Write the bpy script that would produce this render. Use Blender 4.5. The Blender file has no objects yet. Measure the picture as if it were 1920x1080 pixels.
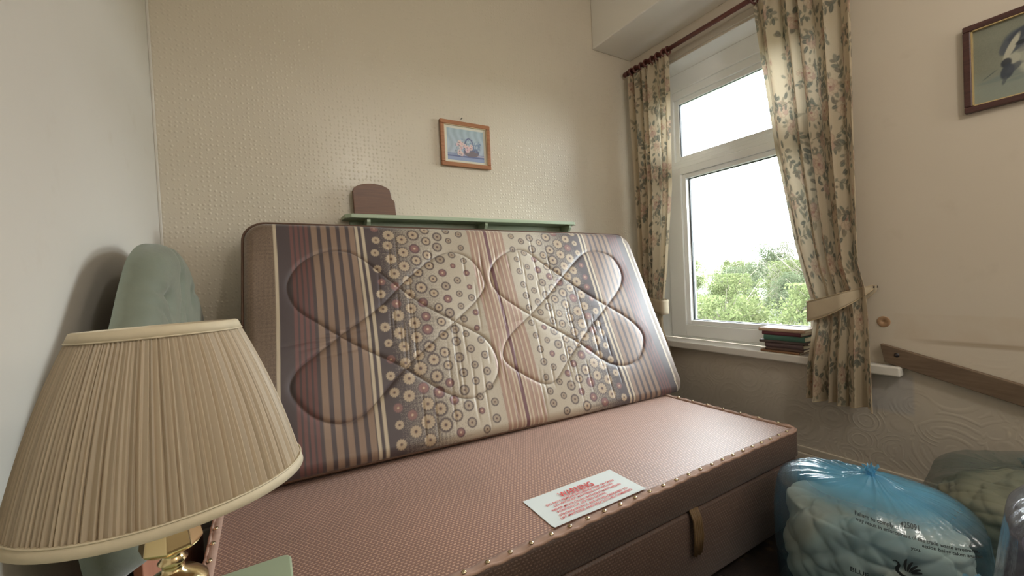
import bpy, bmesh, math, random
import numpy as np
from mathutils import Vector, Matrix
from mathutils.bvhtree import BVHTree
from math import sin, cos, pi, radians as R

S = bpy.context.scene
COL = S.collection
random.seed(7); rng = np.random.default_rng(11)
H = 0.98                       # eye height above the floor; shapes are written from eye level and set down on the floor by H

# ------------------------------------------------------------------ camera, sky, lights, exposure
F, YAW, PIT, ROL = 782.9, .5368, -.0192, -.0482
cd = bpy.data.cameras.new('camera'); cam = bpy.data.objects.new('camera', cd); COL.objects.link(cam); S.camera = cam
cd.sensor_width = 36; cd.lens = 36*F/1920; cd.clip_start = .02; cd.clip_end = 400
fw = Vector((sin(YAW)*cos(PIT), cos(YAW)*cos(PIT), sin(PIT))); r0 = Vector((cos(YAW), -sin(YAW), 0)); u0 = r0.cross(fw)
rr = r0*cos(ROL)+u0*sin(ROL); uu = -r0*sin(ROL)+u0*cos(ROL)
M = Matrix((rr, uu, -fw)).transposed().to_4x4(); M.translation = Vector((0, 0, H)); cam.matrix_world = M

wd = bpy.data.worlds.new('overcast_sky'); S.world = wd; wd.use_nodes = True
bg = wd.node_tree.nodes['Background']; bg.inputs[0].default_value = (.90, .96, 1, 1); bg.inputs[1].default_value = 25.0

def area(name, loc, size, size_y, look, power, color=(1, 1, 1), portal=False, spread=None):
    l = bpy.data.lights.new(name, 'AREA'); l.shape = 'RECTANGLE'; l.size = size; l.size_y = size_y; l.energy = power; l.color = color
    o = bpy.data.objects.new(name, l); COL.objects.link(o); o.location = (loc[0], loc[1], loc[2]+H)
    o.rotation_euler = Vector(look).to_track_quat('-Z', 'Y').to_euler()
    if portal: l.cycles.is_portal = True
    if spread: l.spread = spread
    return o
area('window_daylight_portal', (2.40, 1.32, .39), 1.1, 1.6, (-1, 0, 0), 0, portal=True)
def bulb(name, loc, power, color, rad):
    l = bpy.data.lights.new(name, 'POINT'); l.energy = power; l.color = color; l.shadow_soft_size = rad
    o = bpy.data.objects.new(name, l); COL.objects.link(o); o.location = (loc[0], loc[1], loc[2]+H); return o
bulb('high_fill_light', (.95, -.75, 1.25), 26, (1, .945, .865), .12)  # warm fill light added high up behind the camera
bulb('low_fill_light', (1.75, -1.25, .62), 16, (1, .95, .88), .16)  # second warm fill added low behind the camera, no lamp stands there
S.view_settings.view_transform = 'Standard'; S.view_settings.look = 'None'; S.view_settings.gamma = 1
S.view_settings.use_curve_mapping = False; S.view_settings.exposure = 0.25
S.cycles.max_bounces = 10; S.cycles.diffuse_bounces = 6; S.cycles.transparent_max_bounces = 24; S.cycles.use_denoising = True
S.cycles.sample_clamp_indirect = 6

# ------------------------------------------------------------------ helpers
def lin(c):
    c = np.asarray(c, float)/255.; return np.where(c <= .04045, c/12.92, ((c+.055)/1.055)**2.4)
def L4(c): return tuple(float(v) for v in lin(c))+(1.,)

class NT:
    def __init__(s, name):
        s.m = bpy.data.materials.new(name); s.m.use_nodes = True; s.t = s.m.node_tree; s.p = s.t.nodes['Principled BSDF']; s.o = s.t.nodes['Material Output']
    def n(s, kind, **kw):
        x = s.t.nodes.new('ShaderNode'+kind)
        for k, v in kw.items():
            if k.startswith('i_'):
                k = k[2:]; k = int(k) if k.isdigit() else k.replace('_', ' ')
                s.set(x.inputs[k], v)
            else: setattr(x, k, v)
        return x
    def set(s, sock, v):
        if hasattr(v, 'is_output') or isinstance(v, bpy.types.NodeSocket): s.t.links.new(v, sock)
        else: sock.default_value = v
    def math(s, op, a, b=0., c=None, clamp=False):
        x = s.n('Math', operation=op, use_clamp=clamp); s.set(x.inputs[0], a); s.set(x.inputs[1], b)
        if c is not None: s.set(x.inputs[2], c)
        return x.outputs[0]
    def mix(s, f, a, b, mode='MIX'):
        x = s.n('MixRGB', blend_type=mode); s.set(x.inputs[0], f); s.set(x.inputs[1], a); s.set(x.inputs[2], b); return x.outputs[0]
    def ramp(s, f, stops, interp='LINEAR'):
        x = s.n('ValToRGB'); s.set(x.inputs[0], f); e = x.color_ramp.elements; x.color_ramp.interpolation = interp
        while len(e) < len(stops): e.new(.5)
        for k, (p, c) in zip(e, stops): k.position = p; k.color = c if len(c) == 4 else tuple(c)+(1,)
        return x.outputs[0]
    def noise(s, vec, scale, detail=3, rough=.5):
        x = s.n('TexNoise'); s.set(x.inputs['Vector'], vec); x.inputs['Scale'].default_value = scale; x.inputs['Detail'].default_value = detail; x.inputs['Roughness'].default_value = rough
        return x.outputs[0]
    def base(s, c, rough=.6, **kw):
        s.set(s.p.inputs['Base Color'], c); s.set(s.p.inputs['Roughness'], rough)
        for k, v in kw.items(): s.set(s.p.inputs[k.replace('_', ' ')], v)
    def bump(s, h, strength=.5, dist=.002):
        b = s.n('Bump'); s.set(b.inputs['Height'], h); b.inputs['Strength'].default_value = strength; b.inputs['Distance'].default_value = dist
        s.t.links.new(b.outputs[0], s.p.inputs['Normal']); return b
    def pos(s): return s.n('NewGeometry').outputs['Position']
    def obc(s): return s.n('TexCoord').outputs['Object']

def plain(name, c, rough=.5, metal=0., vary=.08, scale=12, bump=.0, bscale=200, **kw):
    t = NT(name); o = t.obc(); c = np.array(lin(c)); f = t.noise(o, scale)
    col = t.mix(f, tuple(c*(1-vary))+(1,), tuple(np.minimum(c*(1+vary), 1))+(1,))
    t.base(col, rough, Metallic=metal, **kw)
    if bump: t.bump(t.noise(o, bscale), bump, .001)
    return t.m

def attr_mat(name, rough=.9, bump=0, bscale=900, mul=None, sheen=0.):
    t = NT(name); a = t.n('Attribute', attribute_name='Col').outputs['Color']; o = t.obc()
    f = t.noise(o, 700, 2); c = t.mix(.25, a, t.mix(f, (.55, .55, .55, 1), (1.5, 1.5, 1.5, 1)), 'MULTIPLY')
    t.base(c, rough)
    if sheen: t.p.inputs['Sheen Weight'].default_value = sheen
    if bump: t.bump(t.noise(o, bscale, 2), bump, .001)
    return t

def wood(name, c1, c2, axis=0, scale=9, rough=.45, stretch=14):
    t = NT(name); mp = t.n('Mapping'); t.set(mp.inputs['Vector'], t.obc()); sc = [stretch, stretch, stretch]; sc[axis] = 1; mp.inputs['Scale'].default_value = sc
    f = t.noise(mp.outputs[0], scale, 5, .62); g = t.noise(mp.outputs[0], scale*6, 3)
    t.base(t.mix(t.math('MULTIPLY', g, .5), t.ramp(f, [(.3, L4(c1)), (.7, L4(c2))]), L4(c1)), rough); t.bump(f, .2, .001); return t.m

BASES = {}
def obj(name, verts, faces, mat, parent=None, smooth=True, loc=None, bevel=0, mats=None, midx=None):
    """one mesh object; verts from eye level in room axes; origin goes to loc or to the foot of its box"""
    verts = np.asarray(verts, float)
    if loc is None:
        if parent is not None: loc = BASES[parent.name]
        else: loc = ((verts[:, 0].min()+verts[:, 0].max())/2, (verts[:, 1].min()+verts[:, 1].max())/2, verts[:, 2].min())
    loc = np.asarray(loc, float)
    me = bpy.data.meshes.new(name); me.from_pydata((verts-loc).tolist(), [], [list(map(int, f)) for f in faces]); me.update()
    o = bpy.data.objects.new(name, me); COL.objects.link(o); me.materials.append(mat)
    if mats:
        for m in mats: me.materials.append(m)
        me.polygons.foreach_set('material_index', midx)
    if smooth: me.polygons.foreach_set('use_smooth', [True]*len(me.polygons))
    if parent is not None: o.parent = parent; o.location = loc-np.asarray(BASES[parent.name])
    else: o.location = loc
    BASES[o.name] = loc
    if bevel:
        b = o.modifiers.new('bevel', 'BEVEL'); b.width = bevel; b.segments = 2; b.limit_method = 'ANGLE'; b.angle_limit = R(40); b.harden_normals = False
    return o
def thing(name, label, cat, loc, group=None):
    o = bpy.data.objects.new(name, None); COL.objects.link(o); o.location = loc; o.empty_display_size = .05; BASES[o.name] = np.array(loc, float)
    o['label'] = label; o['category'] = cat
    if group: o['group'] = group
    return o
def tag(o, label, cat, group=None, kind=None):
    o['label'] = label; o['category'] = cat
    if group: o['group'] = group
    if kind: o['kind'] = kind
    return o
def struct(o): o['kind'] = 'structure'; return o

class MB:
    def __init__(s): s.v = []; s.f = []
    def add(s, v, f): n = len(s.v); s.v += [tuple(map(float, p)) for p in v]; s.f += [[n+i for i in q] for q in f]; return s
    def box(s, x0, x1, y0, y1, z0, z1):
        return s.add([(x0, y0, z0), (x1, y0, z0), (x1, y1, z0), (x0, y1, z0), (x0, y0, z1), (x1, y0, z1), (x1, y1, z1), (x0, y1, z1)],
                     [(0, 3, 2, 1), (4, 5, 6, 7), (0, 1, 5, 4), (1, 2, 6, 5), (2, 3, 7, 6), (3, 0, 4, 7)])
    def hexa(s, p): return s.add(p, [(0, 3, 2, 1), (4, 5, 6, 7), (0, 1, 5, 4), (1, 2, 6, 5), (2, 3, 7, 6), (3, 0, 4, 7)])
    def prism(s, pts, axis, a, b):
        """outline pts (2D) extruded along axis 0/1/2 from a to b"""
        n = len(pts)
        def P(q, d): q = list(q); q.insert(axis, d); return tuple(q)
        return s.add([P(q, a) for q in pts]+[P(q, b) for q in pts], [list(range(n))[::-1], list(range(n, 2*n))]+[(i, (i+1) % n, n+(i+1) % n, n+i) for i in range(n)])
    def tube(s, path, rad, n=10, closed=False, caps=True):
        P = [np.array(p, float) for p in path]; m = len(P); rings = []; up = None
        for i in range(m):
            a = P[(i-1) % m] if (closed or i > 0) else P[i]; b = P[(i+1) % m] if (closed or i < m-1) else P[i]
            t = b-a; t = t/(np.linalg.norm(t)+1e-12)
            if up is None: up = np.array([0, 0, 1.]) if abs(t[2]) < .9 else np.array([1., 0, 0])
            e = np.cross(t, up); e /= np.linalg.norm(e)+1e-12; up = np.cross(e, t)
            r = rad[i] if hasattr(rad, '__len__') else float(rad)
            rings.append([P[i]+r*(cos(2*pi*k/n)*e+sin(2*pi*k/n)*up) for k in range(n)])
        v = [p for q in rings for p in q]; f = []
        for i in range(m if closed else m-1):
            j = (i+1) % m; f += [(i*n+k, i*n+(k+1) % n, j*n+(k+1) % n, j*n+k) for k in range(n)]
        if caps and not closed: f += [list(range(n))[::-1], [(m-1)*n+k for k in range(n)]]
        return s.add(v, f)
    def lathe(s, prof, c, n=32, axis=(0, 0, 1), facet=None):
        ax = np.array(axis, float); ax /= np.linalg.norm(ax); e = np.cross(ax, [0, 1, 0.] if abs(ax[1]) < .9 else [1., 0, 0]); e /= np.linalg.norm(e); g = np.cross(ax, e); c = np.array(c, float)
        v = [c+ax*h+r*(cos(2*pi*k/n)*e+sin(2*pi*k/n)*g) for r, h in prof for k in range(n)]
        f = [(i*n+k, i*n+(k+1) % n, (i+1)*n+(k+1) % n, (i+1)*n+k) for i in range(len(prof)-1) for k in range(n)]
        f += [list(range(n))[::-1], [(len(prof)-1)*n+k for k in range(n)]]
        return s.add(v, f)
    def build(s, name, mat, parent=None, **kw): return obj(name, s.v, s.f, mat, parent, **kw)
def box(name, x0, x1, y0, y1, z0, z1, mat, parent=None, bevel=.002, **kw): return MB().box(x0, x1, y0, y1, z0, z1).build(name, mat, parent, bevel=bevel, smooth=False, **kw)
def grid_faces(nu, nv, wrap=False):
    i, j = np.meshgrid(np.arange(nu if wrap else nu-1), np.arange(nv-1)); a = j*nu+i; b = j*nu+(i+1) % nu
    return np.stack([a, b, b+nu, a+nu], -1).reshape(-1, 4)
def set_col(o, col):
    me = o.data; at = me.color_attributes.new('Col', 'FLOAT_COLOR', 'POINT'); c = np.ones((len(me.vertices), 4), np.float32); c[:, :3] = col.reshape(-1, 3); at.data.foreach_set('color', c.ravel())

class Canvas:
    """colours on a regular grid of cloth or paper points, u to the side, v up, in metres"""
    def __init__(s, w, h, d, c):
        s.nu = int(round(w/d))+1; s.nv = int(round(h/d))+1; s.d = d; s.w = w; s.h = h
        s.c = np.tile(lin(c), (s.nv, s.nu, 1)); s.U, s.V = np.meshgrid(np.linspace(0, w, s.nu), np.linspace(0, h, s.nv))
    def win(s, u, v, r):
        i0, i1 = max(0, int((u-r)/s.d)), min(s.nu, int((u+r)/s.d)+2); j0, j1 = max(0, int((v-r)/s.d)), min(s.nv, int((v+r)/s.d)+2)
        return slice(j0, j1), slice(i0, i1)
    def ell(s, u, v, a, b, ang, c, al=1., soft=.0, ring=None):
        w = s.win(u, v, max(a, b)+s.d*2)
        if s.U[w].size == 0: return
        x = s.U[w]-u; y = s.V[w]-v; X = x*cos(ang)+y*sin(ang); Y = -x*sin(ang)+y*cos(ang); q = np.sqrt((X/a)**2+(Y/b)**2)
        e = max(s.d*.8/min(a, b), soft); m = np.clip((1-q)/e+.5, 0, 1)*al
        if ring: m = m*np.clip((q-ring)/e+.5, 0, 1)
        s.c[w] = s.c[w]*(1-m[..., None])+lin(c)*m[..., None]
    def line(s, pts, wd, c, al=1.):
        for (a, b), (e, f) in zip(pts[:-1], pts[1:]):
            n = max(2, int(math.hypot(e-a, f-b)/(s.d*.8)))
            for k in range(n): t = k/n; s.ell(a+(e-a)*t, b+(f-b)*t, wd, wd, 0, c, al)
def flat_picture(name, cv, P0, U, V, mat, parent):
    P0, U, V = map(np.array, (P0, U, V)); v = P0+cv.U[..., None]*U+cv.V[..., None]*V
    o = obj(name, v.reshape(-1, 3), grid_faces(cv.nu, cv.nv), mat, parent); set_col(o, cv.c); return o
def text_mesh(body, size, bold=0.):
    cu = bpy.data.curves.new('lettering', 'FONT'); cu.body = body; cu.size = size; cu.align_x = 'CENTER'; cu.align_y = 'CENTER'; cu.offset = bold; cu.resolution_u = 3
    o = bpy.data.objects.new('lettering', cu); COL.objects.link(o); bpy.context.view_layer.update()
    me = bpy.data.meshes.new_from_object(o.evaluated_get(bpy.context.evaluated_depsgraph_get()))
    v = [tuple(p.co) for p in me.vertices]; f = [tuple(p.vertices) for p in me.polygons]
    bpy.data.objects.remove(o); bpy.data.curves.remove(cu); bpy.data.meshes.remove(me); return v, f

# ------------------------------------------------------------------ room materials
XL, XW, YB, YF, ZF, ZC = -.313, 2.17, 1.97, -1.75, -H, 1.75
def wall_paper(name, kind):
    t = NT(name); p = t.pos(); sx = t.n('SeparateXYZ'); t.set(sx.inputs[0], p)
    f = t.noise(p, 1.6, 4); g = t.noise(p, 7, 4, .6)
    c = {'left': ((196, 190, 180), (206, 201, 192)), 'back': ((194, 184, 166), (204, 195, 178)), 'window': ((198, 186, 168), (208, 198, 182))}[kind]
    col = t.mix(f, L4(c[0]), L4(c[1])); col = t.mix(t.ramp(g, [(.62, (0, 0, 0, 1)), (.8, (.25, .25, .25, 1))]), col, L4((170, 155, 132)))
    hgt = t.math('MULTIPLY', t.noise(p, 160, 3), .15)
    if kind == 'back':
        mp = t.n('Mapping'); t.set(mp.inputs['Vector'], p); mp.inputs['Scale'].default_value = (1, 0, 1)
        v = t.n('TexVoronoi', feature='F1'); t.set(v.inputs['Vector'], mp.outputs[0]); v.inputs['Scale'].default_value = 56; v.inputs['Randomness'].default_value = .32
        dots = t.ramp(v.outputs['Distance'], [(.12, (1, 1, 1, 1)), (.34, (0, 0, 0, 1))]); hgt = t.math('ADD', hgt, dots)
        t.bump(hgt, .55, .0016)
    elif kind == 'window':
        mp = t.n('Mapping'); t.set(mp.inputs['Vector'], p); mp.inputs['Scale'].default_value = (0, 1, 1)
        wob = t.n('MixRGB'); wob.inputs[0].default_value = .025; t.set(wob.inputs[1], mp.outputs[0]); t.set(wob.inputs[2], t.n('TexNoise', i_Scale=9).outputs['Color'])
        v = t.n('TexVoronoi', feature='F1'); t.set(v.inputs['Vector'], wob.outputs[0]); v.inputs['Scale'].default_value = 10
        sw = t.math('SINE', t.math('MULTIPLY', v.outputs['Distance'], 42.)); v2 = t.n('TexVoronoi', feature='F1'); t.set(v2.inputs['Vector'], wob.outputs[0]); v2.inputs['Scale'].default_value = 5.3
        sw2 = t.math('SINE', t.math('MULTIPLY', v2.outputs['Distance'], 50.)); pick = t.ramp(t.noise(p, 5, 2), [(.42, (0, 0, 0, 1)), (.58, (1, 1, 1, 1))])
        swirl = t.mix(pick, sw, sw2); low = t.math('SUBTRACT', 1., t.math('MULTIPLY', t.math('SUBTRACT', sx.outputs['Z'], .50), 6., clamp=True), clamp=True)
        hgt = t.math('ADD', t.math('MULTIPLY', t.math('MAXIMUM', swirl, 0.), low), t.math('MULTIPLY', hgt, .5)); t.bump(hgt, .38, .0018)
        # old scrape and glue patch beside the plug, grey bare plaster below the sill
        def band(v_, a, b, e): return t.math('MULTIPLY', t.math('MULTIPLY', t.math('SUBTRACT', v_, a), 1/e, clamp=True), t.math('MULTIPLY', t.math('SUBTRACT', b, v_), 1/e, clamp=True))
        m = t.math('MULTIPLY', t.math('MULTIPLY', band(sx.outputs['Z'], H-.315, H-.205, .006), band(sx.outputs['Y'], .30, .665, .012)), t.ramp(t.noise(p, 14, 4), [(.3, (.1, .1, .1, 1)), (.7, (.55, .55, .55, 1))]))
        col = t.mix(m, col, L4((196, 180, 158)))
        m3 = t.math('MULTIPLY', t.math('MULTIPLY', band(sx.outputs['Z'], H-.325, H-.30, .008), band(sx.outputs['Y'], .2, .62, .1)), .5); col = t.mix(m3, col, L4((150, 128, 100)))
        lowc = t.math('MULTIPLY', t.math('MULTIPLY', t.math('SUBTRACT', H-.36, sx.outputs['Z']), 3., clamp=True), .75); col = t.mix(lowc, col, L4((178, 170, 158)))
        m2 = t.math('MULTIPLY', t.math('MULTIPLY', band(sx.outputs['Z'], H-.62, H-.44, .02), band(sx.outputs['Y'], .60, .80, .01)), .6); col = t.mix(m2, col, L4((168, 168, 170)))
    else: t.bump(hgt, .4, .001)
    t.base(col, {'left': .6, 'back': .30, 'window': .55}[kind]); return t.m
M_left, M_back, M_win = wall_paper('cream_wallpaper', 'left'), wall_paper('dotted_wallpaper', 'back'), wall_paper('swirl_wallpaper', 'window')
M_paint = plain('white_gloss_paint', (214, 210, 202), .35, vary=.03, scale=4)
M_ceil = plain('ceiling_paint', (228, 224, 215), .6, vary=.03, scale=3)
M_upvc = plain('white_upvc', (240, 243, 243), .22, vary=.02, scale=3)
M_cream = plain('cream_gloss_paint', (190, 181, 166), .4, vary=.05, scale=6)
def carpet():
    t = NT('brown_carpet'); p = t.pos(); v = t.n('TexVoronoi'); t.set(v.inputs['Vector'], p); v.inputs['Scale'].default_value = 18
    c = t.ramp(v.outputs['Distance'], [(.1, L4((96, 74, 56))), (.3, L4((62, 45, 37))), (.6, L4((48, 36, 32)))]); c = t.mix(t.noise(p, 260, 2), c, L4((36, 28, 25)))
    t.base(c, .95); t.bump(t.noise(p, 400, 2), .8, .004); return t.m

# ------------------------------------------------------------------ room shell
WT = .25; fx_ = 2.262
struct(box('floor', XL-.1, XW+WT, YF-.1, YB+.1, ZF-.1, ZF, carpet(), bevel=0))
struct(box('ceiling', XL-.1, XW+WT, YF-.1, YB+.1, ZC, ZC+.1, M_ceil, bevel=0))
struct(box('wall_left', XL-.1, XL, YF-.1, YB, ZF, ZC, M_left, bevel=0))
struct(box('wall_back', XL-.1, XW, YB, YB+.1, ZF, ZC, M_back, bevel=0))
struct(box('wall_front', XL-.1, XW+WT, YF-.1, YF, ZF, ZC, M_left, bevel=0))
WY0, WY1, WZ0, WZ1 = .79, 1.87, -.455, 1.252
w = MB(); w.box(XW, XW+WT, YF, YB+.1, ZF, WZ0); w.box(XW, XW+WT, YF, WY0, WZ0, ZC); w.box(XW, XW+WT, WY1, YB+.1, WZ0, ZC)
w.hexa([(XW, WY0, WZ1), (XW+WT, WY0, WZ1-.075), (XW+WT, WY1, WZ1-.075), (XW, WY1, WZ1), (XW, WY0, ZC), (XW+WT, WY0, ZC), (XW+WT, WY1, ZC), (XW, WY1, ZC)])
struct(w.build('wall_right', M_win, smooth=False))
# boxed beam over the window
struct(box('trim_1', 1.8375, XW, YF, YB, 1.41, ZC, M_ceil, bevel=.006))
# narrow board on the wall head above the reveal
struct(MB().box(XW-.012, XW, .60, YB, 1.262, 1.30).box(XW-.006, XW, .60, YB, 1.30, 1.335).build('trim_2', M_cream, smooth=False, bevel=.002))
for nm, v in (('baseboard_back', (XL, XW, YB-.018, YB)), ('baseboard_left', (XL, XL+.018, YF, YB-.018)), ('baseboard_right', (XW-.018, XW, YF, YB-.018)), ('baseboard_front', (XL+.018, XW-.018, YF, YF+.018))):
    m = MB().box(*v, ZF, ZF+.095); a = list(v)
    if nm == 'baseboard_right': a[0] += .008
    if nm == 'baseboard_back': a[2] += .008
    if nm == 'baseboard_left': a[1] -= .008
    if nm == 'baseboard_front': a[3] -= .008
    m.box(*a, ZF+.095, ZF+.125); struct(m.build(nm, M_cream, smooth=False, bevel=.004))
struct(box('trim_3', XL, XL+.008, YB-.008, YB, ZF+.13, ZC, M_left, bevel=.002))

MB().hexa([(XW+.001, WY0, WZ1-.003), (fx_, WY0, WZ1-.031), (fx_, WY1, WZ1-.031), (XW+.001, WY1, WZ1-.003), (XW+.001, WY0, WZ1), (fx_, WY0, WZ1-.026), (fx_, WY1, WZ1-.026), (XW+.001, WY1, WZ1)]).box(XW+.001, fx_, WY1-.002, WY1, -.416, 1.22).box(XW+.001, fx_, WY0, WY0+.002, -.416, 1.22).build('trim_4', M_upvc, smooth=False)['kind'] = 'structure'
# window: outer frame, transom, opening sash, panes, window board
win = bpy.data.objects.new('window_1', None); COL.objects.link(win); win.location = (2.3, 1.29, -.43); BASES['window_1'] = np.array([2.3, 1.29, -.43]); win['kind'] = 'structure'
fx0, fx1 = 2.262, 2.335
f = MB(); f.box(fx0, fx1, WY0, WY0+.075, -.418, 1.222); f.box(fx0, fx1, WY1-.08, WY1, -.418, 1.222); f.box(fx0, fx1, WY0+.075, WY1-.08, 1.118, 1.222)
f.box(fx0, fx1, WY0+.075, WY1-.08, .641, .667); f.box(fx0, fx1, WY0+.075, WY1-.08, -.418, -.402)
f.build('outer_frame', M_upvc, win, bevel=.004, smooth=False)
def frame_ring(name, x0, x1, y0, y1, z0, z1, w_, par, mat=M_upvc, step=.018, wz0=None, wz1=None):
    a = wz0 or w_; b = wz1 or w_
    m = MB(); m.box(x0, x1, y0, y0+w_, z0, z1); m.box(x0, x1, y1-w_, y1, z0, z1); m.box(x0, x1, y0+w_, y1-w_, z0, z0+a); m.box(x0, x1, y0+w_, y1-w_, z1-b, z1)
    s = step; x = x0+.014
    m.box(x, x1, y0+w_, y0+w_+s, z0+a, z1-b); m.box(x, x1, y1-w_-s, y1-w_, z0+a, z1-b); m.box(x, x1, y0+w_+s, y1-w_-s, z0+a, z0+a+s); m.box(x, x1, y0+w_+s, y1-w_-s, z1-b-s, z1-b)
    return m.build(name, mat, par, bevel=.003, smooth=False)
frame_ring('fixed_light_frame', fx0+.012, fx1-.004, WY0+.075, WY1-.08, .667, 1.118, .055, win, wz0=.022, wz1=.045, step=.03)
frame_ring('opening_sash', fx0-.012, fx1-.006, WY0+.078, WY1-.083, -.400, .639, .105, win, step=.026, wz0=.072, wz1=.04)
tg = NT('window_glass'); gl = tg.n('BsdfGlossy'); gl.inputs['Roughness'].default_value = .02; tr = tg.n('BsdfTransparent'); tr.inputs[0].default_value = (.97, .985, .98, 1)
fr = tg.n('Fresnel'); fr.inputs[0].default_value = 1.45; mx = tg.n('MixShader'); tg.set(mx.inputs[0], fr.outputs[0]); tg.set(mx.inputs[1], tr.outputs[0]); tg.set(mx.inputs[2], gl.outputs[0]); tg.set(tg.o.inputs[0], mx.outputs[0])
box('pane', 2.305, 2.311, WY0+.14, WY1-.14, .70, 1.06, tg.m, win, bevel=0); box('pane', 2.302, 2.308, WY0+.20, WY1-.205, -.31, .585, tg.m, win, bevel=0)
M_gask = plain('black_gasket', (40, 46, 50), .5)
def gasket(y0, y1, z0, z1, x, t_=.007):
    m = MB(); m.box(x, x+.014, y0, y0+t_, z0, z1); m.box(x, x+.014, y1-t_, y1, z0, z1); m.box(x, x+.014, y0, y1, z0, z0+t_*.6); m.box(x, x+.014, y0, y1, z1-t_*.6, z1); m.build('gasket', M_gask, win, smooth=False)
gasket(WY0+.158, WY1-.163, .716, 1.047, 2.296); gasket(WY0+.207, WY1-.212, -.304, .575, 2.293, .009)
m = MB(); m.box(XW-.05, 2.262, WY0, WY1, -.455, -.416)
m.box(XW-.05, XW-.0005, .63, WY0, -.455, -.416); m.box(XW-.05, XW-.0005, WY1, 1.955, -.455, -.416)
m.build('window_sill', M_paint, win, bevel=.006, smooth=False)
tv, tf = text_mesh('Window', .017)
obj('etched_mark', [(2.3, 1.655-p[0], .876+p[1]) for p in tv], tf, M_gask, win, smooth=False)
obj('etched_mark', [(2.298, 1.612-p[0]*.8, .066+p[1]*.8) for p in tv], tf, M_gask, win, smooth=False)

# ------------------------------------------------------------------ outside: slope and trees
def outside():
    t = NT('rough_grass'); p = t.pos(); t.base(t.mix(t.noise(p, 2.5, 5), L4((58, 64, 44)), L4((78, 82, 58))), .95)
    n = 60; v = []
    for j in range(n):
        for i in range(n):
            x = 2.6+90*i/(n-1); y = -30+110*j/(n-1); d = max(0, math.hypot(x-2, y)-6); v.append((x, y, -3.8+.055*d+.35*sin(x*.31+y*.2)+.25*sin(y*.53)))
    struct(obj('ground', v, grid_faces(n, n), t.m))
    def gz(x, y): d = max(0, math.hypot(x-2, y)-6); return -3.8+.055*d+.35*sin(x*.31+y*.2)+.25*sin(y*.53)
    lm = []
    for k, (a, b) in enumerate((((62, 70, 44), (92, 98, 66)), ((56, 64, 48), (80, 86, 66)), ((70, 70, 58), (92, 92, 78)))):
        t = NT('leaves_%s' % ['yellow_green', 'green', 'budding'][k]); a_ = t.n('Attribute', attribute_name='Col').outputs['Color']
        c = t.mix(a_, L4(a), L4(b)); d = t.n('BsdfDiffuse'); t.set(d.inputs[0], c); tl = t.n('BsdfTranslucent'); t.set(tl.inputs[0], c)
        m_ = t.n('MixShader'); m_.inputs[0].default_value = .45; t.set(m_.inputs[1], d.outputs[0]); t.set(m_.inputs[2], tl.outputs[0]); t.set(t.o.inputs[0], m_.outputs[0]); lm.append(t.m)
    bark = plain('bark', (74, 68, 58), .9)
    def tree_mesh(k, h, rad, n, ls):
        # crown from clustered leaf sprays
        g = np.random.default_rng(40+k); cl = []
        for _ in range(60):
            a = g.uniform(0, 2*pi); q = g.uniform(0, 1)**.5; z = g.uniform(.12, 1); w_ = rad*(.45+.62*math.sin(pi*min(1, z*.9+.08)))*q; cl.append((w_*cos(a), w_*sin(a), h*z, g.uniform(.3, .62)*rad*.55))
        cl = np.array(cl); ids = g.integers(0, len(cl), n); dv = g.normal(size=(n, 3)); dv /= np.linalg.norm(dv, axis=1)[:, None]; P = cl[ids, :3]+dv*(cl[ids, 3]*g.uniform(.25, 1, n)**.5)[:, None]
        P[:, 2] = np.clip(P[:, 2], .1, h*1.03)
        a = g.normal(size=(n, 3)); a /= np.linalg.norm(a, axis=1)[:, None]; b = np.cross(a, g.normal(size=(n, 3))); b /= np.linalg.norm(b, axis=1)[:, None]; s = (ls*g.uniform(.5, 1.2, n))[:, None]
        v = np.stack([P-a*s, P+b*s*.45, P+a*s, P-b*s*.45], 1).reshape(-1, 3); fc = np.arange(4*n).reshape(-1, 4); return v, fc, np.repeat(g.uniform(0, 1, n), 4)
    def trunk_mesh(k, h, rad):
        g = random.Random(k); m = MB(); m.tube([(0, 0, -.3), (.05, .03, h*.3), (-.05, .06, h*.6), (.02, 0, h*.92)], [.09, .07, .04, .012], 8)
        for _ in range(26):
            z = g.uniform(.2, .85)*h; a = g.uniform(0, 2*pi); l = rad*g.uniform(.5, 1.); m.tube([(0, 0, z), (cos(a)*l*.5, sin(a)*l*.5, z+l*.35), (cos(a)*l, sin(a)*l, z+l*.9)], [.022, .014, .005], 5)
        return m
    kinds = [('yellow green bushy tree on the slope outside', 3.6, 1.9, 12000, .075), ('dull green rounded tree on the slope outside', 4.3, 2.1, 12000, .075), ('thin half bare budding tree with visible twigs outside', 5.2, 2.0, 6500, .06)]
    protos = []
    for k, (lb, h, rad, n, ls) in enumerate(kinds):
        r = thing('tree', lb+' the window', 'tree', (0, 0, 0), 'trees on the slope outside the window'); v, fc, cc = tree_mesh(k, h, rad, n, ls)
        o = obj('foliage', v, fc, lm[k], r, smooth=False, loc=(0, 0, 0)); set_col(o, np.repeat(cc[:, None], 3, 1)); trunk_mesh(k, h, rad).build('trunk', bark, r, loc=(0, 0, 0)); protos.append(r)
    used = set(); g = random.Random(3)
    spots = []
    hts = [3.6, 4.3, 5.2]
    def put(az, d, k, el):
        x, y = d*sin(R(az)), d*cos(R(az)); spots.append((az, d, k, (d*math.tan(R(el))-gz(x, y))/hts[k]))
    for row, (d, step, ks, el) in enumerate(((15, 10.5, (0, 1, 0), -3.0), (21, 8.6, (0, 0, 1), -.8), (29, 6.6, (1, 0, 0), .3), (38, 5.2, (0, 1, 0), 1.0))):
        az = 47+row*2.1
        while az < 84: put(az+g.uniform(-.5, .5), d+g.uniform(-1, 1), ks[g.randrange(3)], el+g.uniform(-.4, .4)+max(0, (az-62)*.12)); az += step
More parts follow.
